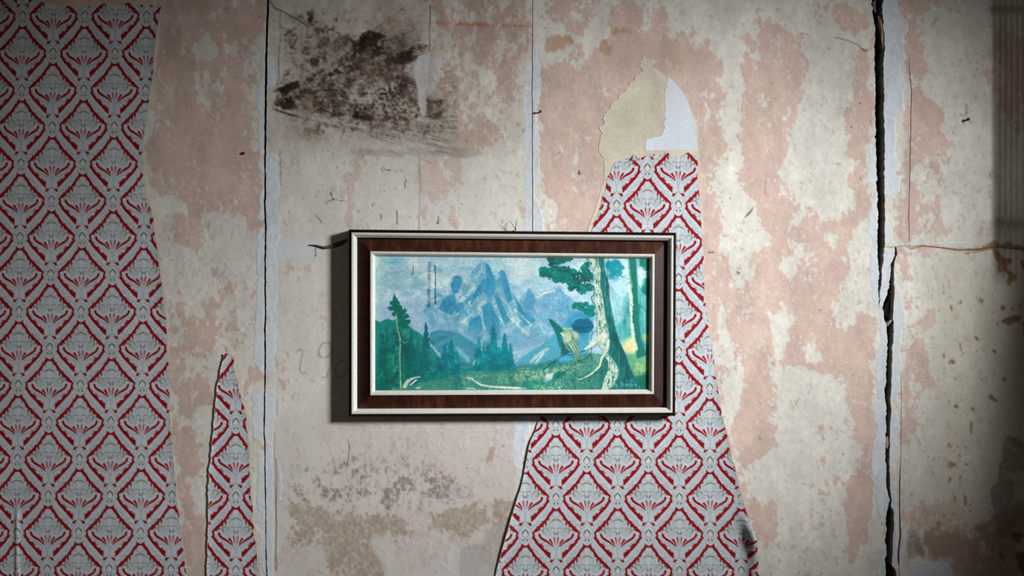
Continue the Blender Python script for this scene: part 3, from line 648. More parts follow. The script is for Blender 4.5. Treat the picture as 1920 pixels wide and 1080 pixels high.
# added slats and box, out of view, shaped to half-shade the wall's right edge
pp = empty('light_blocker_1', (1.53, -.10, 0)); tag(pp, 'added unseen row of thin upright slats that half-shades the right end of the wall', kind='structure')
sl_me = mesh_np('slat', [(sx*h, sy*.003, z) for z, h in ((1.57, .0006), (1.66, .004), (1.98, .004), (2.75, .0008)) for sx, sy in ((-1,-1), (1,-1), (1,1), (-1,1))],
    [(4*i+k, 4*i+(k+1) % 4, 4*i+4+(k+1) % 4, 4*i+4+k) for i in (0, 1, 2) for k in range(4)]+[(3,2,1,0), (12,13,14,15)], smooth=False)
for k in range(12):
    o = bpy.data.objects.new('slat', sl_me); COL.objects.link(o); o.parent = pp; o.location = (1.452+k*.0152-1.53, 0, 0)
sl_me.materials.append(M_WOOD)
for z in (1.72, 2.30): link('blocker_rail', box_mesh('blocker_rail', 1.447, 1.625, -.108, -.103, z, z+.02), M_WOOD, pp)
struct('light_blocker_2', box_mesh('light_blocker_2', 1.885, 2.4, -.6, .0, 0, 1.86), M_ROOM, 'added unseen box that shades the lower right of the wall')  # added box out of view, its soft shadow dims the lower right wall
# ---------------------------------------------------------------- the printed wallpaper repeat (half-drop damask)
TX, TY = 116., 138.
def wallpaper_tile():
    s = 4
    cv = Canvas(-TX/2-12, -12, TX+24, TY+24, s)               # drawn for one column, wrapped afterwards
    BG, GREY, RED, OLV, PNK = C8(198, 206, 214), C8(128, 136, 130), C8(142, 14, 24), C8(112, 112, 74), C8(226, 196, 194)
    red, grey, olive, light, dark, pnk = (cv.zeros() for _ in range(6))
    def both(f, pts, *a):
        for sg in (1, -1): f([(sg*x, y) for x, y in pts], *a)
    def S(pts, w, v, o): both(lambda p: cv.stroke(p, w, v, o), pts)
    def Pg(pts, v, o): both(lambda p: cv.poly(p, v, o, 'max'), pts)
    for oy in (-TY, 0, TY):
        o = lambda pts: [(x, y+oy) for x, y in pts]
        # red ogee, upper half: from the crossing under the medallion out to the side
        up = [(0,25.5),(5,24),(8,29),(12.5,34),(17,42),(21.5,46),(27,53),(32,57.5),(37,63),(43,67)]
        S(o(up), [3.4,5.8,5.4,4.6,6,3.6,6.4,4.8,6.6,2.8], 1, red)
        S(o([(5,25),(7.4,19.5)]), [4.4,1.6], 1, red)
        for a, b in (((10,33),(13.5,29.5)), ((16.5,41),(13,44)), ((20,45),(19.6,54)), ((23,48),(26.5,46)), ((26,54),(24.5,58)), ((33,60),(29,64)), ((33,58),(37,56.5)), ((38,64),(33.5,66)), ((41,66),(44.5,68.5))):
            S(o([a, b]), [4.2,1.], 1, red)
        # dotted side and lower half coming back in
        S(o([(43,67),(42.6,70.5),(41.6,75)]), 3.6, 1, red); S(o([(41.2,74),(43.5,77.5),(40.8,81)]), [3.2,4.4,3.8], 1, red)
        lo = [(41.5,78),(38.5,84.5),(34,90),(30,93),(26.5,97.5),(23,101.5),(19,105.5),(14.8,108.5),(12.2,115)]
        S(o(lo), [4.2,4.4,5,6.4,5.4,4.6,6,9,2.6], 1, red)
        for a, b in (((31,90.5),(25.5,89.8)), ((37,85),(34,82.5)), ((27.5,94),(23,93.6)), ((24,99),(27,101)), ((17,104),(19.5,109)), ((39.5,81),(36.4,79.6)), ((20.5,102),(16.5,99.8)), ((33,89),(36,91))):
            S(o([a, b]), [4.,1.], 1, red)
        S(o([(9.5,122),(7.4,119.8),(4.6,118.6)]), [4.6,3.6,1.6], 1, red); S(o([(9.4,121),(10.4,117.5)]), [3,1.2], .9, red)
        # curled arms and the fan
        S(o([(31.5,71.5),(30.5,75),(27.5,78.5),(22,82),(16,85.5),(10,90.5),(6,94.5)]), [4.6,4.2,4.2,4.6,3.6,2.4,1.2], 1, red)
        Pg(o([(11.2,78.6),(14.6,81.6),(9.5,87.5),(5.2,93.5),(6.6,86.5)]), .95, red)
        Pg(o([(3.4,74.5),(5.4,77.5),(4,84),(2.4,89),(2.6,81)]), .9, red)
        Pg(o([(15,84.2),(9,87.6),(5.2,94.2),(8.4,91.2),(14,87)]), 1, pnk); Pg(o([(9,78),(6,80),(3.2,89),(5.4,88),(9.4,81.5)]), .7, pnk)
        S(o([(1.1,78),(.8,92)]), .9, .3, red); S(o([(4.6,77),(2.6,90)]), 1.2, .5, dark); S(o([(12.5,80.5),(6,92)]), 1.2, .5, dark); S(o([(22,82.5),(9,92)]), 1., .35, dark); S(o([(2.2,68),(2,71)]), 2.2, .8, dark); S(o([(6,94),(3,97),(2,102)]), 1, .55, grey); S(o([(3,88),(1.4,98),(1,108)]), 1, .5, grey)
        # leaves under the fan
        for p in ([(38,82),(31,84),(24,88),(17,91),(9,96)], [(29,91),(22,92.5),(14,95),(7,100)], [(21,101),(14,101),(8,105)], [(26,88),(29,87)], [(18,93),(22,96)]):
            S(o(p), 1., .55, grey)
        Pg(o([(24,91.6),(20.4,93.4),(19,96.8),(23.4,95.8)]), .75, light); Pg(o([(38,78),(34,80),(36,83)]), .4, light)
        S(o([(0,108),(0,114),(6,119)]), 1., .65, grey); S(o([(0,114),(4,121),(9,125)]), .9, .5, grey); S(o([(11,114),(6,116),(2,118)]), .9, .5, grey)
        Pg(o([(9,114),(4.6,116),(5.4,118.4),(9,117.5)]), .7, light)
        # flower heads
        both(lambda p: cv.ell(*p[0], 9.6, 8.6, .2, grey), o([(17,66)])); 
        S(o([(24,60.5),(20,59),(15.5,61),(14.4,65)]), 1.5, .75, olive); S(o([(25.5,62),(24,66.5),(22.5,68)]), 2.2, .85, olive); S(o([(24,60),(27,64)]), 2., .7, olive)
        S(o([(10,60),(6,59),(3,61)]), 1.6, .7, olive); S(o([(13,68),(10,72),(15,75),(22,73)]), 1., .45, grey); S(o([(27,58),(31,62),(33,68)]), 1., .45, grey); S(o([(15,58),(24,57),(30,60)]), 1.1, .5, grey)
        S(o([(9,66),(5,68),(3,72)]), 1.1, .55, grey); S(o([(3.5,64),(5,67)]), 2, .6, olive)
        cv.stroke(o([(-10.5,47.2),(-6,44.4),(-2,43),(2,43),(6,44.4),(10.5,47.2)]), [1.5,3.4,3.,3.,3.4,1.5], .8, olive)
        S(o([(3,42.5),(3.6,46.5)]), 1.4, .4, light); S(o([(11,47),(13,52),(11,57),(5,59.5),(0,60)]), 1.2, .55, grey); S(o([(5,47),(6,52),(4,57)]), 1., .5, grey); S(o([(8,46),(10,51),(8,56)]), .9, .35, grey)
        S(o([(9,40),(13,43),(17,50),(17.5,55)]), 1.1, .55, grey); S(o([(5,32),(8,36.5),(3,39),(0,39)]), 1.1, .6, grey); S(o([(18.6,49),(19,54.5)]), 1.9, .8, red); S(o([(22,52),(24.5,58)]), 1., .5, grey)
        # outer leaf bands
        for p in ([(29.5,45.5),(27,47.5),(31,48.5)], [(24,44),(28,47.6),(33,46.8),(35,44.5)], [(11,24),(15,31),(19,33.5)], [(19,31),(22,36),(24,40)], [(37,53),(42,56),(49,52)], [(44,62),(48,60),(53,57)], [(46,70),(50,66),(56,64)], [(46,80),(50,84),(47,88)], [(44,88),(42,94),(36,98)], [(33,100),(35,104),(31,108)], [(28,106),(29,111),(24,114)], [(20,113),(22,119),(17,123)], [(13,123),(14,130),(11,134)], [(34,44),(31,50),(40,54)]):
            S(o(p), 1., .5, grey)
        # medallion
        cv.stroke(o([(-6,1.5),(-3.4,-3),(0,-7)]), [2.2,2.4,1.6], 1, olive); cv.stroke(o([(6,1.5),(3.4,-3),(0,-7)]), [2.2,2.4,1.6], 1, olive)
        cv.stroke(o([(-6,1),(-6,4),(-3.4,7.4),(0,9),(3.4,7.4),(6,4),(6,1)]), 1.2, .75, olive); cv.stroke(o([(-6,.8),(-3.4,-3.6),(0,-7.4),(3.4,-3.6),(6,.8)]), [.8,1.8,1.3,1.8,.8], .6, dark)
        cv.ell(0, 1+oy, 4, 4.6, .45, light); S(o([(10,-6),(12,0),(11,7),(7,12)]), 1., .5, grey); S(o([(2,-14),(7,-10),(10,-6)]), 1., .5, grey); S(o([(3,12.4),(3,13)]), 3.2, .8, dark); S(o([(6.5,9),(4,16),(0,18)]), 1., .5, grey); S(o([(13,10),(17,4)]), 1., .4, grey)
    W2 = int(TX*s); H2 = int(TY*s); m = 12*s
    def wrap(a):
        a = a[m:m+H2]; c = a[:, m:m+W2].copy()
        c[:, :m] = np.maximum(c[:, :m], a[:, m+W2:m+W2+m]); c[:, -m:] = np.maximum(c[:, -m:], a[:, :m])
        h = np.roll(np.roll(c, W2//2, 1), H2//2, 0)
        return c, h
    col = np.ones((H2, W2, 3), np.float32)*BG
    # the two half-drop columns only overlap where one of them is blank
    for a, c, k in ((light, C8(228, 220, 196), .8), (pnk, PNK, 1), (grey, GREY, .95), (olive, OLV, .85), (dark, C8(58, 54, 46), .8), (red, RED, 1)):
        u, v = wrap(a)
        col = mix(col, np.maximum(u, v)*k, c)
    return blur(col.reshape(H2, -1), 0).reshape(H2, W2, 3), s

def tile_sample(tile, s, u, v):
    """u,v in pixels relative to a medallion; smooth lookup"""
    H, W, _ = tile.shape
    x = (u*s+W/2)%W; y = (v*s)%H
    o = 0
    for dx in (-1.2, 1.2):
        for dy in (-1.2, 1.2):
            o = o+tile[np.floor(y+dy).astype(int)%H, np.floor(x+dx).astype(int)%W]
    return o/4
# ---------------------------------------------------------------- wallpaper remnants
M_PAPER = material('printed_wallpaper', attr=True, rough=.72, grain=.025, grain_scale=500., bump=.12, bump_scale=500., spec=.12)
M_BACK = material('backing_paper', attr=True, rough=.85, grain=.04, grain_scale=350., bump=.2, bump_scale=400., spec=.12)
TILE, TS = wallpaper_tile()
def paper_sheet(name, parent, L, R, y0, y1, uv, lift, step=1.45, mat=None, colour=None, seed=0, border=0., top=None):
    PX, PY = strip_grid(L, R, y0, y1, step, warp=top)
    l, r = PX[:, :1], PX[:, -1:]
    D = lift(PX, PY, PX-l, r-PX)
    ny, nx = PX.shape; n = fbm(nx, ny, 40, 40, 700+seed, 4, .6); f = fbm(nx, ny, 2, 2, 710+seed, 2, .8)
    if colour is None:
        u, v = uv(PX, PY); cc = tile_sample(TILE, TS, u, v)
        cc = cc*(1+.018*n+.02*f)[..., None]
    else: cc = colour(PX, PY, n, f)
    if border:                                            # worn white edge where the print has torn away
        e = np.minimum(PX-l, r-PX)-border*(.6+.9*f*.4+.6*n); cc = mix(cc, sstep(1.2, -.6, e)*.8, BUFF*.97)
    me = grid_mesh(name, PX, PY, D, cc, .0003, (.74, .71, .64))
    return link(name, me, mat or M_PAPER, parent)

# left sheet
LR = [(303,-90),(303,0),(302,20),(298,50),(293,72),(290,105),(286,150),(280,190),(275,235),(270,268),(268,300),(269,330),(273,360),(278,378),(284,395),(287,410),(292,440),(297,470),(300,500),(303,530),(308,560),(312,600),(314,640),(316,680),(318,730),(319,770),(323,820),(327,870),(331,920),(336,970),(343,1020),(352,1080),(370,1170)]
jl = jag(41, 1.1, 14)
left = empty('wallpaper_remnant', W(150, 540, 0)); tag(left, 'broad sheet of red damask wallpaper covering the left end of the wall', 'wallpaper', 'torn red damask wallpaper pieces')
def lift_left(x, y, a, b):
    d = .0018+.0022*np.exp(-b/9)*(.5+.5*np.sin(y/61.))+.0006*np.sin(x/47.)*np.sin(y/83.)
    return d+.0032*np.exp(-((x-33)/4.)**2)*sstep(930, 985, y)
jt = jag(49, 4.5, 30)
paper_sheet('printed_sheet', left, c(-160.), lambda y: interp(LR, y)+jl(y), 9, 1170, lambda x, y: (x-149.5+(y-857)*.0115, y-857.5+(857-y)*.002), lift_left, seed=1, border=.7, top=lambda x, y: y+jt(x)*np.exp(-(y-9)/9))

tj = jag(47, 2.2, 16)
paper_sheet('printed_sheet', left, c(-160.), lambda y: 76-(y+90)*.0+12*sstep(9, -20, y)*0+tj(y), -90, 10, lambda x, y: (x-149.5+(y-857)*.0115, y-857.5+(857-y)*.002), lift_left, seed=2, border=.7)
def buffcol(tint=1., lines=0.):
    def f_(x, y, n, f):
        cc = BUFF[None, None]*(tint*(1+.035*n+.03*f))[..., None]
        if lines: cc = mix(cc, np.clip(.5+.5*np.sin(y*1.15+n*1.5), 0, 1)*lines, C8(196, 200, 208))
        return cc
    return f_
b1 = jag(51, 2.5, 26)
paper_sheet('backing_paper', left, lambda y: interp(LR, y)-6, lambda y: np.maximum(interp(LR, y)-4, interp([(304,0),(299,60),(295,110),(294,160),(288,200),(274,240),(270,268),(272,300),(273,340),(281,380),(289,405),(297,460),(304,520),(313,560),(316,620),(317,700),(319,760),(325,830),(330,900),(335,960),(343,1020),(352,1080),(370,1170)], y)+.5*b1(y)), -90, 1170, None, lambda x, y, a, b: np.full_like(x, .0011), 2.4, M_BACK, buffcol(), 3)

# small pointed strip
NL = [(421,662),(418,675),(415,690),(410,715),(405,750),(401,790),(398,830),(394,870),(391,920),(391,980),(389,1040),(388,1080),(386,1170)]
NR = [(424,662),(439,668),(440,690),(447,720),(452,745),(459,765),(463,800),(466,830),(467,880),(472,930),(475,980),(480,1020),(486,1080),(496,1170)]
jn, jm = jag(61, .8, 10), jag(62, 1.1, 12)
small = empty('wallpaper_remnant', W(435, 900, 0)); tag(small, 'narrow pointed strip of red damask wallpaper left of the thin vertical joint', 'wallpaper', 'torn red damask wallpaper pieces')
paper_sheet('printed_strip', small, lambda y: interp(NL, y)+jn(y), lambda y: np.maximum(interp(NR, y)+jm(y), interp(NL, y)+jn(y)+1.5), 663, 1170, lambda x, y: (x-442.5, y-928.5), lambda x, y, a, b: .0020+.0024*np.exp(-a/5.)+.0012*np.exp(-b/5), seed=4, border=.7)
paper_sheet('backing_paper', small, lambda y: interp(NL, y)+4, lambda y: interp([(432,648),(448,668),(452,700),(454,730),(464,760),(468,800),(470,860),(474,920),(482,1000),(490,1080),(500,1170)], y)+.5*b1(y), 650, 1170, None, lambda x, y, a, b: np.full_like(x, .0011), 2.4, M_BACK, buffcol(1.02), 5)

# large sheet behind the picture
GL = [(1186,292),(1172,298),(1158,304),(1146,314),(1138,334),(1137,350),(1130,365),(1124,392),(1116,412),(1110,432),(1070,560),(1030,720),(1012,782),(1004,805),(992,835),(987,860),(983,885),(976,915),(966,945),(957,975),(950,1000),(940,1035),(932,1065),(929,1080),(912,1170)]
GR = [(1308,288),(1308,330),(1312,370),(1316,430),(1320,500),(1322,560),(1326,585),(1328,605),(1335,650),(1341,690),(1347,740),(1352,768),(1362,810),(1371,850),(1380,890),(1388,925),(1398,957),(1408,985),(1416,1010),(1418,1035),(1422,1080),(1432,1170)]
jg, jh = jag(71, 1.5, 11), jag(72, .7, 11)
big = empty('wallpaper_remnant', W(1190, 700, 0)); tag(big, 'tall red damask wallpaper piece behind and below the framed picture', 'wallpaper', 'torn red damask wallpaper pieces')
def lift_big(x, y, a, b):
    d = .0021+.0006*np.sin(x/53.)*np.sin(y/71.)
    d = d+(.0045*np.exp(-a/7.)+.0012*np.exp(-a/25.))*sstep(770, 850, y)*(.75+.25*np.sin(y/37.))
    d = d+.0035*np.exp(-b/10.)*sstep(600, 820, y)
    return d+.020*np.exp(-((b-5)/13.)**2-((y-1006)/34.)**2)+.010*np.exp(-((b-6)/14.)**2-((y-1090)/60.)**2)
paper_sheet('printed_sheet', big, lambda y: interp(GL, y)+jg(y)*sstep(1170, 300, y), lambda y: interp(GR, y)+jh(y), 292, 1170, lambda x, y: ((x-1215.5+(862-y)*.0035)*TX/115.5, (y-862.5)*TY/137.2), lift_big, seed=6, border=1.0, top=lambda x, y: y+(jt(x*1.7-1500)*.9-1)*np.exp(-(y-292)/9))
# the bare upper end: buff backing with a ragged outline, and white lining
BLf = [(1203,104),(1201,115),(1199,124),(1203,132),(1196,142),(1191,150),(1178,157),(1172,165),(1168,175),(1158,183),(1150,193),(1148,203),(1136,214),(1128,228),(1124,238),(1130,246),(1126,258),(1121,272),(1124,285),(1131,296),(1134,315),(1132,340),(1122,370),(1112,400),(1104,425),(1100,440)]
BRf = [(1206,104),(1212,110),(1219,124),(1225,112),(1234,116),(1240,136),(1250,145),(1262,152),(1276,168),(1290,192),(1298,215),(1306,226),(1310,240),(1309,262),(1310,290),(1312,340),(1316,390),(1322,440)]
jb, jc_, jf = jag(81, 4., 26), jag(82, .8, 9), jag(83, 3.5, 11)
paper_sheet('backing_paper', big, lambda y: interp(BLf, y)+(jb(y)+jf(y))*sstep(290, 230, y)+.2*jb(y), lambda y: np.maximum(interp(BRf, y)+jc_(y), interp(BLf, y)+3+jb(y)), 105, 440, None, lambda x, y, a, b: .0011+.0003*np.exp(-a/4.)*sstep(290, 240, y), 1.6, M_BACK, buffcol(), 7)
WL = [(1250,143),(1250,160),(1246,175),(1247,210),(1246,240),(1240,255),(1228,258),(1212,261),(1209,270),(1210,281)]
WR = [(1252,143),(1262,152),(1276,168),(1290,192),(1297,214),(1304,240),(1305,262),(1309,283)]
jw = jag(91, 1.3, 9)
paper_sheet('lining_paper', big, lambda y: interp(WL, y)+jw(y), lambda y: interp(WR, y)+.4*jw(y+90), 144, 282, None, lambda x, y, a, b: .0015+.0001*np.exp(-a/4.), 1.6, M_BACK, lambda x, y, n, f: mix(C8(216, 221, 230)[None, None]*(1+.02*n+.02*f)[..., None], np.clip(.5+.5*np.sin(y*1.15+n*1.5), 0, 1)*.35, C8(196, 200, 212)), 8)
# ---------------------------------------------------------------- the landscape print (flat print, a raster of painted shapes)
def landscape_print():
    cv = Canvas(700, 478, 520, 259, 2)
    H, W = cv.H, cv.W
    yy, xx = np.mgrid[0:H, 0:W].astype(np.float32); xx = xx/2+700; yy = yy/2+478
    n_a, n_b, n_c, n_d = cv.noise(60, 26, 1, 5), cv.noise(14, 12, 2, 4), cv.noise(3, 3, 3, 3, .7), cv.noise(22, 40, 4, 5, .65)
    def P(pts, r=0, rag=0):
        m = cv.poly(pts)
        if r: m = blur(m, int(r*2))
        if rag:
            m = blur(m, 2); m = sstep(.35, .65, m+rag*(n_b*.5+n_c*.6)*4*m*(1-m)*1.5)
        return m
    def ragged(m, r, a, b):
        m = blur(m, r); return sstep(.36, .64, m+(a*n_c+b*n_b)*np.clip(m*3, 0, 1)*np.clip(2.4-1.9*m, 0, 1))
    def L(pts, w, v=1., r=0):
        m = cv.stroke(pts, w, v); return blur(m, r) if r else m
    g = np.clip((yy-478)/120, 0, 1); n_e = cv.noise(1.6, 1.6, 91, 2, .8); n_f = cv.noise(30, 12, 93, 5, .65)
    col = mix(np.ones((H, W, 3), np.float32)*C8(162, 190, 198), g*.8, C8(164, 190, 208))
    col = mix(col, sstep(-.1, 1., n_a+.35*n_b+.15*n_e)*.8, C8(198, 212, 214)); col = mix(col, sstep(.0, 1, -n_f+.25*n_b+.15*n_e)*.7, C8(118, 168, 186))
    col = mix(col, P([(722,482),(760,480),(765,492),(735,494)], 6)*.7, C8(112, 176, 192)); col = mix(col, P([(760,486),(785,480),(790,500),(770,505)], 6)*.7, C8(208, 212, 212))
    col = mix(col, P([(700,520),(790,525),(800,545),(720,540)], 10)*.7, C8(122, 166, 178)); col = mix(col, P([(955,482),(1010,482),(1020,520),(960,525)], 8)*.7, C8(200, 208, 206))
    col = mix(col, P([(700,478),(722,478),(715,600),(700,600)], 8)*.5, C8(180, 216, 206)); col = mix(col, P([(1020,490),(1110,500),(1110,590),(1030,560)], 14)*.7, C8(186, 208, 220)); col = mix(col, P([(1010,500),(1050,520),(1040,540),(1000,530)], 8)*.5, C8(150, 184, 200))
    # mist behind the valley
    col = mix(col, P([(702,560),(830,570),(1060,560),(1070,640),(900,665),(760,620),(702,610)], 16)*.85, C8(152, 178, 198))
    # mountains
    BL, LT = C8(62, 138, 168), C8(172, 194, 196)
    ridge = cv.noise(9, 16, 21, 5, .65); sl = np.sin((xx*.55-yy*.75)/3.2+ridge*2.3)*.5+.5; sr = np.sin((xx*.7+yy*.55)/3.0+ridge*2.6)*.5+.5
    far = P([(958,585),(975,560),(984,548),(992,538),(1000,550),(1008,556),(1018,545),(1036,541),(1050,535),(1058,548),(1070,556),(1082,572),(1100,585),(1100,620),(980,625)])
    far = blur(far, 2); col = mix(col, far*.75, C8(104, 160, 188)); col = mix(col, far*sstep(.35, 1.1, sl*.7+.4*ridge+.2*n_e)*.5, C8(176, 200, 204)); col = mix(col, P([(1046,540),(1056,546),(1068,566),(1080,590),(1050,590)], 4)*.5, C8(84, 148, 182)); col = mix(col, far*L([(1008,556),(1020,548),(1040,543)], 4, 1, 2), C8(205, 218, 208))
    col = mix(col, P([(992,538),(1003,560),(998,580),(975,585)], 2)*.7, C8(80, 146, 180))
    main = P([(790,585),(806,560),(822,548),(838,542),(841,530),(848,517),(857,513),(865,517),(870,527),(878,519),(884,507),(892,497),(899,491),(908,489),(915,493),(920,505),(926,515),(932,512),(938,504),(944,504),(950,515),(956,540),(966,553),(972,568),(985,580),(1000,592),(1012,606),(1035,640),(960,662),(900,655),(850,630),(810,615)])
    main = blur(main, 1)*np.clip(1.25-(yy-590)/90, 0, 1); col = mix(col, main, C8(112, 164, 184)); col = mix(col, main*sstep(.15, .95, .4*sl+.5*ridge+.25*n_b+.2*n_e)*.8, LT); col = mix(col, main*sstep(.3, 1.1, .4*sr-.5*ridge+.3*n_b)*.45, BL)
    for p in ([(843,533),(852,516),(862,515),(865,527),(858,548),(850,552)], [(908,490),(917,494),(926,520),(928,545),(918,560),(905,545),(912,515)], [(938,506),(946,505),(956,542),(960,560),(952,572),(944,545)], [(905,520),(916,535),(880,572),(868,568),(890,545)],
              [(830,560),(850,552),(856,575),(846,592),(820,580)], [(902,575),(918,566),(935,600),(940,640),(920,640),(908,610)], [(925,545),(938,560),(955,600),(948,610),(930,575)], [(880,600),(900,590),(905,620),(890,640),(875,625)], [(968,560),(985,585),(1005,602),(985,612),(970,590)], [(850,575),(866,560),(870,580),(856,600)]):
        col = mix(col, P(p, 1, .4)*np.clip(.9+.35*ridge+.2*n_e, 0, 1)*np.clip(1.3-(yy-570)/90, .25, 1), BL)
    for p, w in (([(890,500),(880,520),(874,530)], 5), ([(870,527),(888,533),(878,548),(862,565)], 7), ([(930,520),(936,545),(942,560),(955,575),(962,600)], 3), ([(912,560),(900,572),(880,590),(868,605),(862,620)], 6), ([(918,545),(930,570),(938,595),(945,615)], 2), ([(965,580),(985,600),(1000,612)], 3), ([(838,545),(828,556),(815,562)], 4), ([(800,568),(820,562),(840,550)], 3), ([(905,500),(898,512),(890,515)], 7), ([(856,590),(870,580),(885,560)], 5), ([(950,590),(975,615),(990,630)], 4)):
        col = mix(col, np.clip(L(p, w, 1, 2)*(.5+.55*ridge+.25*n_e), 0, 1)*main, C8(190, 202, 200))
    col = mix(col, P([(790,585),(850,605),(900,640),(1000,630),(1030,660),(850,660),(800,620)], 12)*.7, C8(118, 160, 186))
    r = np.random.RandomState(31); sn = cv.zeros()
    for k in range(260):
        x, y = r.uniform(815, 1005), r.uniform(495, 630); a_ = r.choice([-.9, .9, 1.1, -2.3])+r.normal(0, .2); q = r.uniform(2, 9); cv.stroke([(x, y), (x+q*math.cos(a_), y+q*abs(math.sin(a_)))], r.uniform(.5, 1.3), r.uniform(.2, .8), sn)
    col = mix(col, sn*main*.3, C8(196, 208, 206))
    # hills
    col = mix(col, P([(800,640),(806,624),(820,620),(845,622),(862,628),(880,640),(895,650),(905,662),(880,690),(850,690)], 1, .15)*.8, C8(62, 134, 152))
    col = mix(col, L([(857,655),(868,668),(880,682)], 6, .8, 4), C8(140, 188, 200))
    col = mix(col, P([(955,695),(975,675),(1000,658),(1020,646),(1038,628),(1050,618),(1066,598),(1080,588),(1105,590),(1105,690),(1000,700)], 1, .15)*.9, C8(82, 156, 176))
    col = mix(col, P([(1060,600),(1085,580),(1110,580),(1110,640),(1070,630)], 4)*.7, C8(60, 140, 170))
    for p in ([(995,682),(1005,672),(1016,662),(1028,656)], [(1005,684),(1012,674),(1020,664)]): col = mix(col, L(p, 4, .9, 3), C8(206, 216, 206))
    # meadow
    md = P([(700,720),(760,700),(830,700),(870,694),(920,690),(960,690),(1010,685),(1060,672),(1110,665),(1160,670),(1222,640),(1222,740),(700,740)], 2)
    col = mix(col, md, C8(70, 136, 126)); col = mix(col, md*sstep(-.1, 1., .6*n_b+.7*n_c+.4*n_e)*.5, C8(132, 166, 136)); col = mix(col, md*sstep(.1, 1, -n_d+.4*n_b+.3*n_e)*.65, C8(32, 108, 108))
    col = mix(col, P([(960,700),(1010,700),(1050,690),(1100,680),(1080,700),(1020,715),(960,722)], 5)*.5*(.7+.5*n_c), C8(196, 200, 160))
    col = mix(col, P([(1000,690),(1060,676),(1090,676),(1050,690),(1000,697)], 3)*.6, C8(36, 130, 126))
    col = mix(col, L([(872,711),(884,714),(893,721),(902,726),(920,729),(950,731),(985,733)], [1.5,2.5,3.2,3.6,3.6,4.4,5], .9, 1), C8(216, 218, 208)); col = mix(col, L([(875,733),(885,732),(890,733)], 2, .8, 1), C8(220, 220, 205))
    r = np.random.RandomState(41); g1_, g2_ = cv.zeros(), cv.zeros()
    for k in range(2600):
        x, y = r.uniform(780, 1218), r.uniform(668, 736)
        cv.stroke([(x, y), (x+r.normal(0, 1.2), y-r.uniform(1, 3))], r.uniform(.5, 1.1), r.uniform(.2, .8), g1_ if r.rand() < .5 else g2_)
    col = mix(col, g1_*md*.55, C8(170, 194, 150)); col = mix(col, g2_*md*.55, C8(18, 92, 90))
    # dark wood at left
    DG = C8(12, 104, 98)
    def spruce(x, top, bot, w, c, a=.95):
        r = np.random.RandomState(int(x*7)); pts = []; n = 9
        for k in range(n+1):
            f = k/n; hw = w*(f**.85)/2+.6
            pts.append((x+hw*(1+.25*r.uniform(-1, 1)), top+(bot-top)*f)); 
            if k < n: pts.append((x+hw*.72, top+(bot-top)*(f+.35/n)))
        left = [(2*x-px+r.uniform(-1, 1), py) for px, py in pts]
        return mix(col, P(pts+left[::-1], 0, .22)*a, np.asarray(c)*(1+.0*n_c[..., None]))
    col = mix(col, P([(700,600),(712,606),(722,598),(735,604),(745,596),(765,612),(800,640),(835,690),(840,712),(780,722),(700,737)], 3, .2)*.85, C8(24, 122, 114))
    for x, t, b, w, c in ((712,608,720,26,C8(20,120,116)), (724,612,730,26,C8(22,116,104)), (716,620,735,30,DG), (760,602,720,28,C8(18,112,106)), (769,614,722,30,C8(14,108,104)), (782,632,716,24,C8(16,116,116)), (797,605,710,36,C8(16,110,112)),
                          (833,643,704,24,C8(24,124,136)), (845,636,706,32,C8(20,118,130)), (856,660,704,20,C8(30,132,140)), (897,632,698,26,C8(30,136,146)), (907,650,698,20,C8(34,140,146)), (925,608,697,36,C8(26,132,144)), (915,640,698,26,C8(30,134,142)), (946,624,696,28,C8(26,130,140)), (957,642,694,20,C8(40,140,150)), (936,650,696,24,C8(30,134,140))):
        col = spruce(x, t, b, w, c)
    col = mix(col, P([(790,690),(860,686),(960,684),(965,697),(870,702),(800,716)], 4)*.75, C8(24, 118, 122))
    fo = P([(700,604),(800,640),(830,700),(760,730),(700,737)], 6); col = mix(col, fo*sstep(.3, 1.2, n_c*.7+.7*n_b+.3*n_e)*.45, C8(78, 150, 126)); col = mix(col, fo*sstep(.1, 1, -n_d+.4*n_c)*.6, C8(4, 78, 76))
    wd = P([(800,640),(835,632),(850,632),(870,690),(870,706),(800,706)], 4)+P([(880,690),(890,640),(925,610),(955,640),(968,694),(880,700)], 4); col = mix(col, wd*sstep(.1, 1.1, n_c*.6+.7*n_b+.4*n_e)*.3, C8(84, 164, 168)); col = mix(col, wd*sstep(.1, 1, -n_b+.5*n_c)*.4, C8(10, 100, 112))
    # tall pine at left
    blobs = [(737,556,2,5),(739,563,4,5),(733,569,4,4),(742,570,6,5),(737,578,7,5),(731,580,4,4),(747,577,5,5),(744,587,7,6),(752,586,6,6),(757,583,4,5),(750,596,8,6),(760,594,5,5),(755,605,8,6),(764,604,5,5),(758,613,6,5),(748,609,6,6),(738,590,5,4),(727,578,3,2)]
    pf = cv.zeros()
    for x, y, a, b in blobs: cv.ell(x, y, a, b, 1, pf)
    col = mix(col, ragged(pf, 2, .55, .4), C8(8, 112, 100))
    trunk = [(741,590),(742,604),(744,620),(748,634),(749,650),(748,670),(749,700),(750,732)]
    col = mix(col, L(trunk, [1.6,2,2.4,2.8,2.8,2.8,3,3.2], 1)*np.clip(.85+.3*n_c, 0, 1), C8(158, 174, 142)); col = mix(col, L([(x+1.6, y) for x, y in trunk[2:]], 1.2, .6), C8(30, 86, 80))
    for p in ([(748,636),(755,645),(762,642)], [(748,654),(740,656),(738,659)], [(749,640),(742,640)], [(749,690),(741,691),(737,700)], [(749,674),(741,680)], [(746,626),(740,622)], [(752,632),(760,618)]): col = mix(col, L(p, 1., .8), C8(150, 176, 146))
    col = mix(col, P([(756,622),(764,618),(764,640),(756,636)], 3)*.5, C8(130, 176, 150))
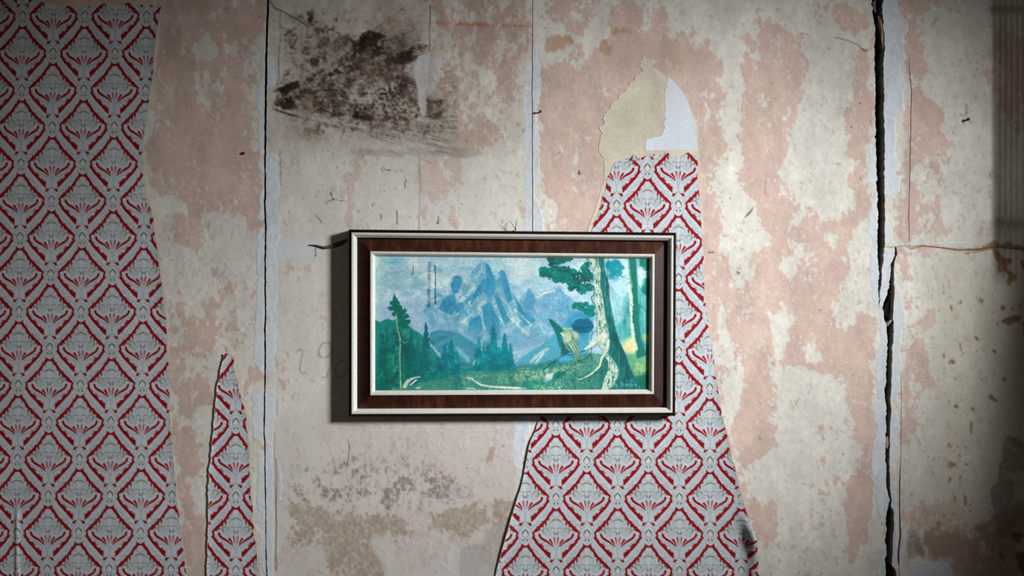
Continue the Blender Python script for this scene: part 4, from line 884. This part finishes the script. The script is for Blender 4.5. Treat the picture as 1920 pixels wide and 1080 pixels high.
    col = mix(col, L([(757,728),(762,719),(770,714),(778,711),(786,710)], [7,7,5,3,2], 1), C8(176, 194, 178)); col = mix(col, L([(768,725),(774,720),(779,716)], 3, .9), C8(214, 220, 212)); col = mix(col, L([(780,732),(786,729)], 3, .7), C8(214, 190, 176))
    # right-hand wood
    col = mix(col, P([(1150,560),(1170,540),(1222,520),(1222,690),(1165,690)], 5)*.85, C8(78, 160, 158)); col = mix(col, P([(1150,540),(1222,520),(1222,660),(1160,660)], 5)*sstep(-.1, .8, cv.noise(4, 40, 55, 4, .65))*.6, C8(120, 190, 186)); col = mix(col, P([(1150,560),(1222,530),(1222,660),(1160,660)], 5)*sstep(.1, .9, cv.noise(5, 50, 57, 4, .65))*.6, C8(24, 116, 122)); col = mix(col, P([(1155,600),(1222,580),(1222,690),(1165,690)], 8)*sstep(-.3, .7, n_d)*.7, C8(36, 136, 140))
    for p in ([(1198,478),(1222,478),(1222,500),(1212,505),(1200,492)], [(1202,520),(1222,515),(1222,560),(1205,545)]): col = mix(col, P(p, 1, .4), C8(12, 128, 112))
    col = mix(col, P([(1197,496),(1212,500),(1208,530),(1198,540)], 3)*.8, C8(206, 226, 226)); col = mix(col, P([(1150,482),(1182,482),(1186,540),(1160,560)], 4)*.6, C8(206, 226, 232))
    bf = cv.zeros()
    for x, y, a, b in ((1143,492,8,8),(1155,490,10,8),(1165,497,6,7),(1150,504,9,9),(1160,508,8,7),(1148,516,7,6),(1155,520,7,5),(1168,515,4,4)): cv.ell(x, y, a, b, 1, bf)
    col = mix(col, ragged(bf, 3, .6, .4)*.9, C8(28, 140, 152))
    # lit ground among the trunks
    col = mix(col, P([(1160,660),(1172,640),(1195,630),(1200,665),(1180,668)], 4), C8(212, 208, 160)); col = mix(col, P([(1206,632),(1222,624),(1222,650),(1210,640)], 3)*.9, C8(208, 206, 130))
    col = mix(col, P([(1175,672),(1222,660),(1222,700),(1195,710),(1185,690)], 4)*.8, C8(118, 170, 122)); col = mix(col, P([(1195,712),(1222,700),(1222,740),(1180,740)], 4)*.9, C8(14, 110, 92)); col = mix(col, P([(1180,690),(1218,680),(1218,705),(1192,708)], 4)*.5*(.6+.6*n_c), C8(196, 202, 140))
    # second trunk
    col = mix(col, P([(1178,478),(1192,478),(1196,540),(1199,600),(1204,640),(1214,668),(1196,676),(1190,640),(1186,580),(1182,520)], 0, .1), C8(36, 120, 110)); col = mix(col, P([(1176,530),(1184,528),(1188,560),(1187,600),(1192,630),(1198,660),(1192,662),(1186,630),(1182,590),(1182,560)], 1, .2)*.9, C8(206, 216, 190)); col = mix(col, L([(1179,482),(1182,510),(1186,535)], 3, .8, 1), C8(120, 180, 150))
    for p in ([(1193,470),(1196,530),(1206,545),(1222,552)], [(1148,540),(1155,555),(1158,570),(1166,590),(1168,605)], [(1140,530),(1150,540),(1162,556),(1180,568),(1192,576)], [(1170,516),(1180,520)], [(1175,532),(1180,526),(1184,528)], [(1196,568),(1206,575),(1214,585)], [(1158,600),(1163,585),(1168,590)], [(1150,610),(1156,600)], [(1205,500),(1214,503)]):
        col = mix(col, L(p, 1.15, .75), C8(22, 102, 96))
    # big pine: foliage
    ff = cv.zeros()
    r = np.random.RandomState(8)
    for x, y, a, b in ((1034,482,9,5),(1050,484,12,6),(1066,481,10,5),(1038,492,9,6),(1020,504,8,6),(1028,508,9,7),(1042,500,9,6),(1018,512,6,5),(1034,517,7,4),(1048,512,9,7),(1060,503,10,7),(1043,524,6,4),(1058,520,9,7),(1072,510,10,8),(1075,526,11,8),(1088,516,11,9),(1097,504,9,9),(1102,490,5,8),(1098,526,11,9),(1104,515,8,10),(1090,538,9,7),(1072,538,7,5),(1104,536,8,7),(1093,546,5,4),(1125,482,4,6),(1128,490,5,5)): cv.ell(x, y, a*1.15, b*1.2, 1, ff)
    fm = ragged(ff, 3, .62, .5)
    col = mix(col, fm, C8(12, 112, 104)); col = mix(col, fm*sstep(.0, .9, .5*n_b+.7*n_c+.3*n_e)*.65, C8(40, 146, 134)); col = mix(col, fm*sstep(.1, 1, -n_b+.5*n_c)*.7, C8(0, 82, 78))
    f2 = cv.zeros()
    for x, y, a, b in ((1084,568,8,5),(1078,574,6,5),(1090,576,8,6),(1098,570,6,5),(1105,580,8,6),(1110,588,8,6),(1100,584,6,5),(1112,576,6,5)): cv.ell(x, y, a, b, 1, f2)
    f2 = ragged(f2, 3, .6, .4); col = mix(col, f2, C8(10, 118, 112)); col = mix(col, f2*sstep(.1, .9, n_c)*.5, C8(50, 160, 156))
    # big pine: trunk, lit left, shadowed right
    col = mix(col, P([(1146,520),(1176,512),(1178,560),(1172,600),(1156,606),(1148,570)], 5)*.65, C8(176, 212, 218))
    body = [(1103.5,479),(1107,492),(1112,504),(1112.6,526),(1113,545),(1115.5,564),(1119,586),(1120,605),(1121,619),(1122,640),(1125,651),(1131,660),(1134.7,670),(1140.7,682),(1141.4,698),(1134.7,713),(1126,737),(1206,737),(1192,714),(1181.4,689),(1173,662.6),(1163.4,643),(1154,612),(1149,583.5),(1144,557),(1143,531),(1134.7,502),(1133.5,479)]
    bm = blur(P(body), 1)
    col = mix(col, bm, C8(36, 112, 112))
    bark = cv.noise(3, 12, 31, 4, .7)
    lit = P([(1103.5,479),(1107,492),(1112,504),(1112.6,526),(1113,545),(1115.5,564),(1119,586),(1120,605),(1121,619),(1122,640),(1126,652),(1133,664),(1141,682),(1141.4,698),(1135,713),(1128,737),(1140,737),(1152,728),(1160,712),(1162,694),(1154,680),(1142,668),(1141,655),(1144,627),(1137,598),(1132,560),(1126,526),(1128,495),(1124,479)], 1)
    lit = np.maximum(lit, blur(P([(1126,545),(1136,560),(1138,600),(1144,627),(1142,660),(1160,690),(1164,705),(1156,728),(1140,735)]), 4)*.5)*bm
    col = mix(col, sstep(.3, .8, lit+.4*bark*lit), C8(192, 206, 190)); col = mix(col, lit*sstep(.1, .9, bark+.3*n_c)*.7, C8(82, 136, 124)); col = mix(col, lit*sstep(.5, 1.1, bark+.3*n_b)*.8, C8(28, 84, 80)); col = mix(col, L([(1141,480),(1140,520),(1139,560),(1145,600),(1150,622),(1158,642),(1167,658),(1173,680),(1182,702),(1194,720)], 1.6, .6, 1), C8(10, 80, 82)); col = mix(col, P(body)*(1-lit)*sstep(.3, 1, bark)*.5, C8(96, 170, 158)); col = mix(col, P([(1140,560),(1150,600),(1172,660),(1190,716),(1176,720),(1160,680),(1144,620)], 3)*.7*bm, C8(16, 92, 94))
    col = mix(col, (sstep(.1, .9, cv.noise(2.5, 22, 35, 4, .7))*bm*(1-lit)*.5), C8(84, 156, 148)); col = mix(col, sstep(.2, .9, cv.noise(3, 26, 36, 4, .7))*bm*(1-lit)*.5, C8(12, 82, 84))
    col = mix(col, L([(1127,496),(1124,484)], 4, .8), C8(16, 110, 100)); col = mix(col, L([(1105,484),(1094,488),(1084,492),(1074,496)], 1.8, .9), C8(186, 206, 190)); col = mix(col, L([(1088,492),(1086,500),(1090,506)], 3, .8, 1), C8(200, 214, 204)); col = mix(col, L([(1116,548),(1109,556),(1112,566),(1118,572)], 1.6, .9), C8(24, 90, 88))
    # broken limb and roots
    col = mix(col, L([(1133,630),(1122,640),(1110,650),(1098,657)], [12,11,8,4], 1), C8(200, 210, 196)); col = mix(col, L([(1128,640),(1114,652),(1100,659)], [2,3,2], .6, 1), C8(70, 130, 124))
    col = mix(col, L([(1142,640),(1140,656),(1134,668),(1130,674),(1126,690),(1116,700),(1106,708),(1096,713),(1084,718)], [6,6,5,4,4,3,3,2,1.5], 1), C8(190, 204, 184)); col = mix(col, L([(1133,676),(1128,692),(1118,703),(1106,711),(1088,719),(1072,716)], 1.4, .85), C8(30, 88, 84))
    for p, w in (([(1086,664),(1080,672),(1070,676)], 1.), ([(1062,668),(1058,660),(1050,664)], .9), ([(1034,686),(1030,694),(1036,700)], .9), ([(1075,687),(1082,692),(1080,702)], .9), ([(1056,704),(1062,712),(1060,720)], .8), ([(1096,713),(1090,724)], .9), ([(1116,700),(1120,712)], .9), ([(1098,659),(1086,664),(1075,668),(1062,668),(1052,672),(1042,680),(1034,686),(1020,696)], 1.6), ([(1042,680),(1036,692),(1030,700)], 1.4), ([(1110,654),(1108,666),(1104,672),(1094,678),(1084,680),(1075,687),(1066,696),(1056,704),(1046,712)], 1.3), ([(1066,696),(1076,700),(1082,710),(1096,712)], 1.2), ([(1108,666),(1112,678),(1110,690)], 1.2), ([(1108,640),(1112,624),(1120,620)], 1.2), ([(1118,704),(1128,702),(1130,710)], 1.2), ([(1084,680),(1092,684),(1100,680)], 1.1), ([(1108,712),(1104,720)], 1.1), ([(1128,692),(1132,704)],1.3)):
        col = mix(col, L(p, w, .9), C8(26, 82, 84))
    # rock and flowers in the grass
    col = mix(col, P([(1018,716),(1026,706),(1040,702),(1038,712),(1028,720),(1020,724)], 1, .2), C8(196, 208, 204)); col = mix(col, P([(1038,706),(1052,698),(1066,702),(1050,712),(1036,718)], 2)*.8, C8(22, 112, 104)); col = mix(col, P([(980,722),(1020,712),(1040,720),(1040,737),(975,737)], 4)*.55, C8(48, 140, 128))
    col = mix(col, P([(1000,728),(1050,722),(1080,730),(1060,737),(1000,737)], 4)*sstep(.1, .9, n_c+.4*n_e)*.6, C8(190, 204, 156))
    # capercaillie on the fallen limb
    tl = cv.zeros(); cv.ell(1093, 611, 21, 15.5, 1, tl, .1); tl = blur(tl, 1); col = mix(col, tl*.95, C8(36, 112, 138)); col = mix(col, tl*sstep(.2, .9, np.sin(np.arctan2(yy-620, xx-1072)*26)+n_c*.4)*.45, C8(22, 84, 104)); col = mix(col, L([(1074,606),(1078,599),(1086,596),(1096,597)], 3, .7, 2), C8(110, 180, 202)); col = mix(col, P([(1075,612),(1104,614),(1090,622),(1078,620)], 2)*.6, C8(22, 92, 104))
    col = mix(col, blur(P([(1029,599),(1035,599),(1041,604),(1047,609),(1056,617),(1060,626),(1056,640),(1062,656),(1056,657),(1050,650),(1046,641),(1044,630),(1038,617),(1033,608)]), 1), C8(38, 114, 118)); col = mix(col, P([(1048,628),(1054,626),(1056,640),(1050,644)], 2)*.6, C8(36, 130, 142)); col = mix(col, L([(1030,599),(1034,604)], 2, .9), C8(14, 78, 84)); col = mix(col, L([(1047,640),(1052,656),(1058,662)], 3, .6, 1), C8(30, 120, 136))
    col = mix(col, P([(1055,622),(1062,618),(1074,621),(1084,624),(1088,634),(1082,640),(1086,652),(1087,668),(1082,684),(1079,678),(1078,662),(1066,650),(1058,644),(1054,632)]), C8(128, 158, 138)); col = mix(col, P([(1056,626),(1066,622),(1072,628),(1072,640),(1064,645),(1057,638)], 1), C8(168, 186, 158)); col = mix(col, P([(1072,622),(1082,624),(1086,634),(1078,636)], 2)*.8, C8(176, 196, 186)); col = mix(col, L([(1056,616),(1063,617),(1072,617)], 4, .85, 1), C8(168, 186, 140))
    for p in ([(1072,648),(1080,662),(1083,680)], [(1076,646),(1083,658),(1086,670)], [(1062,646),(1070,656),(1076,664)], [(1080,640),(1086,652)], [(1073,624),(1075,636),(1070,644)]): col = mix(col, L(p, 1.1, .8), C8(66, 102, 84))
    for p in ([(1074,646),(1081,660)], [(1070,648),(1078,662)]): col = mix(col, L(p, 1.2, .8), C8(206, 206, 176))
    col = mix(col, L([(1053,626),(1056,630)], 3, .9), C8(216, 226, 226)); col = mix(col, P([(1056,642),(1066,650),(1074,662),(1062,668),(1052,670)], 1)*.85, C8(44, 98, 92)); col = mix(col, L([(1057,640),(1064,654),(1070,660)], 1.4, .8), C8(176, 196, 186)); col = mix(col, P([(1045,676),(1060,670),(1075,672),(1078,678),(1050,684)], 2)*.8, C8(96, 168, 204))
    # signature and water runs
    sg = cv.zeros()
    for p in ([(1154,729),(1154,723),(1158,729),(1158,723)], [(1161,729),(1161.4,729)], [(1172,724.5),(1169,722.6),(1166.5,725),(1167,728.5),(1171,728.6),(1171.5,726.2),(1169.6,726.2)], [(1177,725),(1175,726),(1175,728.6),(1177.4,728),(1177.6,725),(1178,729)], [(1181,729),(1181,725),(1183.4,725)], [(1185,725),(1188.6,725),(1185,729),(1189,729)], [(1192,727),(1193.5,725),(1195.6,727),(1193.6,729),(1192,727)], [(1198,729),(1198.4,729)]): cv.stroke(p, 1., .8, sg)
    col = mix(col, sg*.75, C8(170, 208, 196))
    r = np.random.RandomState(4); dk = cv.zeros(); dks = cv.zeros()
    for k in range(26):
        y = 497+k*2.9; cv.stroke([(813+min(1, (y-497)/14)*2.2+r.uniform(-.8, .8), y), (815+r.uniform(-.8, .8), y+r.uniform(.6, 2.4))], r.uniform(1., 2.6), r.uniform(.6, 1), dk)
    cv.stroke([(814.6,520),(815,571)], 1, .5, dk); cv.stroke([(772.5,497),(772.6,508),(772,512),(769,517)], [1,1.4,2,.7], .8, dk)
    for k in range(12):
        y = 492+k*7.4; cv.ell(803-(y-540)*.02+r.uniform(-1, 1), y, 2.6, r.uniform(2, 4.5), r.uniform(.3, 1), dks)
    col = mix(col, blur(dks, 3)*.7, C8(52, 62, 74)); col = mix(col, dk*.85, C8(28, 42, 46))
    col = np.clip((col-.56)*1.22+.57, .02, .96)
    col = col*(1+.04*n_c+.05*n_e+.03*n_b)[..., None]
    return cv, np.clip(blur(np.transpose(col, (2, 0, 1)).reshape(3*H, W), 0).reshape(3, H, W).transpose(1, 2, 0), 0, 1)
# ---------------------------------------------------------------- framed landscape print
M_BLACK = material('black_lacquer', ramp=(60., ((.3, (12, 7, 7)), (.7, (22, 14, 12)))), rough=.45, spec=.2)
M_BEAD = material('ivory_bead', ramp=(120., ((.35, (200, 199, 188)), (.65, (214, 213, 206)))), rough=.5, spec=.25)
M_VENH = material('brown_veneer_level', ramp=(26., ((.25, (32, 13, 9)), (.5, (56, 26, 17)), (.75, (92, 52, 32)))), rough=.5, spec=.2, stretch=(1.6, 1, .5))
M_VENV = material('brown_veneer_upright_shaded', ramp=(26., ((.25, (24, 8, 7)), (.5, (42, 15, 11)), (.75, (60, 24, 17)))), rough=.5, spec=.2, stretch=(.5, 1, 1.6))  # ramp darker than the level one, painting in the left strip's shade
M_PRINT = material('printed_board', attr=True, rough=.5, grain=.02, grain_scale=700., spec=.35)

pic = empty('framed_picture', W(960, 607, .005)); tag(pic, 'framed blue-green mountain landscape print in a dark wooden frame hanging on the wall', 'picture')
DF = .040
# outer corners as seen, on the plane of the frame's front
FC = [(653, 430), (1268.5, 436), (1266.5, 780), (653, 782.5)]
Q = [W(x, y, DF) for x, y in FC]
def at_offset(k, o_px, d):
    """corner k of the frame, moved inwards by o (frame pixels), at depth d"""
    p = Q[k]; e1 = (Q[(k+1) % 4]-p).normalized(); e2 = (Q[(k-1) % 4]-p).normalized()
    o = o_px/S*(2.81-DF)/2.81
    v = p+(e1+e2)*o
    if d > .005: d += .007
    return Vector((v.x, -d, v.z))
def rail(k, prof, name, mat, parent):
    n = len(prof); q = (k+1) % 4
    V = [at_offset(k, o, d) for o, d in prof]+[at_offset(q, o, d) for o, d in prof]
    # split every profile edge so that faces stay crisp
    VV, F = [], []
    for i in range(n-1):
        b = len(VV); VV += [V[i], V[i+1], V[n+i+1], V[n+i]]; F.append((b, b+1, b+2, b+3))
    return link(name, mesh_np(name, [tuple(v) for v in VV], F, smooth=False), mat, parent)
P_BLACK = [(6.5, .004), (0, .004), (0, .027), (.6, .0288), (1.6, .030), (4.8, .030), (5.6, .0288), (6.5, .0285)]
P_BEAD = [(5.6, .0285), (5.8, .0330), (6.4, .0342), (8.6, .0344), (9.3, .0336), (9.9, .0338), (10.9, .0326), (14.6, .0262), (15.0, .0252), (15.0, .014)]
P_VEN = [(14.8, .0150), (15.6, .0160), (28, .0222), (40.6, .0284), (41, .0284)]
P_SLIP = [(40.6, .026), (40.7, .0302), (41.4, .0314), (43.8, .0316), (44.5, .0306), (45.0, .0308), (45.8, .0300), (48.6, .0230), (49.2, .0218), (49.2, .017)]
for k in range(4):
    r = rail(k, P_BLACK, 'frame_rail', M_BLACK, pic)
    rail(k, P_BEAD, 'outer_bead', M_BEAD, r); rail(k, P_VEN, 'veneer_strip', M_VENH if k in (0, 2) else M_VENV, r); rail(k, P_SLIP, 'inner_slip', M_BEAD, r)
b = [at_offset(k, 4, .006) for k in range(4)]+[at_offset(k, 4, .012) for k in range(4)]
link('back_board', mesh_np('back_board', [tuple(v) for v in b], [(0,1,2,3), (7,6,5,4), (0,4,5,1), (1,5,6,2), (2,6,7,3), (3,7,4,0)], smooth=False), M_BLACK, pic)
# the print
cvp, PRINT = landscape_print()
ny, nx = 256, 518
u = np.linspace(0, 1, nx)[None, :]; v = np.linspace(0, 1, ny)[:, None]
a = [at_offset(k, 48.2, .0195) for k in range(4)]
PX = (a[0].x*(1-u)+a[1].x*u)*(1-v)+(a[3].x*(1-u)+a[2].x*u)*v; PZ = (a[0].z*(1-u)+a[1].z*u)*(1-v)+(a[3].z*(1-u)+a[2].z*u)*v
sx = np.clip(np.broadcast_to(u, (ny, nx))*(cvp.W-1), 0, cvp.W-1.01); sy = np.clip(np.broadcast_to(v, (ny, nx))*(cvp.H-1), 0, cvp.H-1.01)
cc = 0
for dx in (0, 1):
    for dy in (0, 1): cc = cc+PRINT[np.minimum(sy.astype(int)+dy, cvp.H-1), np.minimum(sx.astype(int)+dx, cvp.W-1)]/4
idx = np.arange(ny*nx).reshape(ny, nx); F = np.stack([idx[:-1, :-1], idx[1:, :-1], idx[1:, 1:], idx[:-1, 1:]], -1).reshape(-1, 4)
tag(link('landscape_print', mesh_np('landscape_print', np.stack([PX, np.full_like(PX, -.0265), PZ], -1).reshape(-1, 3), F, to_lin(cc).reshape(-1, 3)), M_PRINT, pic), 'blue-green mountain and forest landscape print with a bird on a fallen branch')

# ---------------------------------------------------------------- nails and scraps
M_RUST = material('rusty_iron', ramp=(300., ((.3, (40, 30, 26)), (.7, (74, 54, 44)))), rough=.7, metallic=.4, bump=.4, bump_scale=900.)
def nail(px, py, label, length=.012, tilt=(0, 0), r=.0022, head=.0042):
    o = empty('nail', W(px, py, 0)); tag(o, label, 'nail')
    b = Vector((o.location.x, .012, o.location.z)); t = Vector((o.location.x+tilt[0], -length, o.location.z+tilt[1])); ax = (t-b).normalized()
    link('shank', tube_mesh('shank', [b, t], [r*.9, r]), M_RUST, o); link('nail_head', tube_mesh('nail_head', [t-ax*.0006, t+ax*.0008, t+ax*.0018], [head, head, head*.7], 10), M_RUST, o)
    return o
nail(457, 288, 'dark nail head in the pink plaster beside the left wallpaper', .004, (0, .0005))
nail(1009, 213, 'rusty bent nail beside the upper panel seam above the picture', .012, (.006, .004), .002, .0036)
nail(1812, 226, 'rusty nail under a dark drip streak on the upper right wall', .010, (.001, .002), .0028, .0046)
# bent wire the picture hangs from
wire = empty('wire_hook', W(967, 424, .0)); tag(wire, 'thin bent black wire hook standing above the top edge of the picture frame', 'hook')
link('hook_wire', tube_mesh('hook_wire', [W(967,432,-.004), W(967,431,.012), W(966.5,426,.02), W(968,416,.021), W(969.5,411,.018)], [.0011, .0011, .0011, .0009, .0005], 6), M_RUST, wire)
link('loose_end', tube_mesh('loose_end', [W(967,431,.014), W(963,424,.018), W(958,417,.020), W(955,414,.018)], [.0009, .0008, .0006, .0004], 6), M_RUST, wire)
# curled flap of torn paper left of the picture
flap = empty('paper_flap', W(620, 462, 0)); tag(flap, 'dark curled sliver of torn paper left of the picture frame', 'paper scrap')
PXf, PYf = strip_grid(lambda y: np.full_like(y, 580.), lambda y: np.full_like(y, 652.), 0, 1, .1)
PXf = PXf[:9]; uu = (PXf-580)/72; tt = np.linspace(0, 1, 9)[:, None]
top = np.interp(uu, [0, .2, .38, .6, .8, 1], [458.5, 459, 462, 458, 452, 447]); thk = np.interp(uu, [0, .15, .35, .6, .85, 1], [.6, 3.2, 5, 8, 10, 6])
PYf = top+thk*tt
Df = .0015+.004*np.exp(-((uu-.35)/.25)**2)*(1-tt)+.003*np.sin(tt*3.1)
cf = mix(np.ones(PXf.shape+(3,), np.float32)*C8(112, 98, 80), .5+.5*vnoise(PXf.shape[1], 9, 6, 3, 4), C8(76, 64, 50))
link('flap_sheet', grid_mesh('flap_sheet', PXf, PYf, Df, cf, .0006), M_BACK, flap)
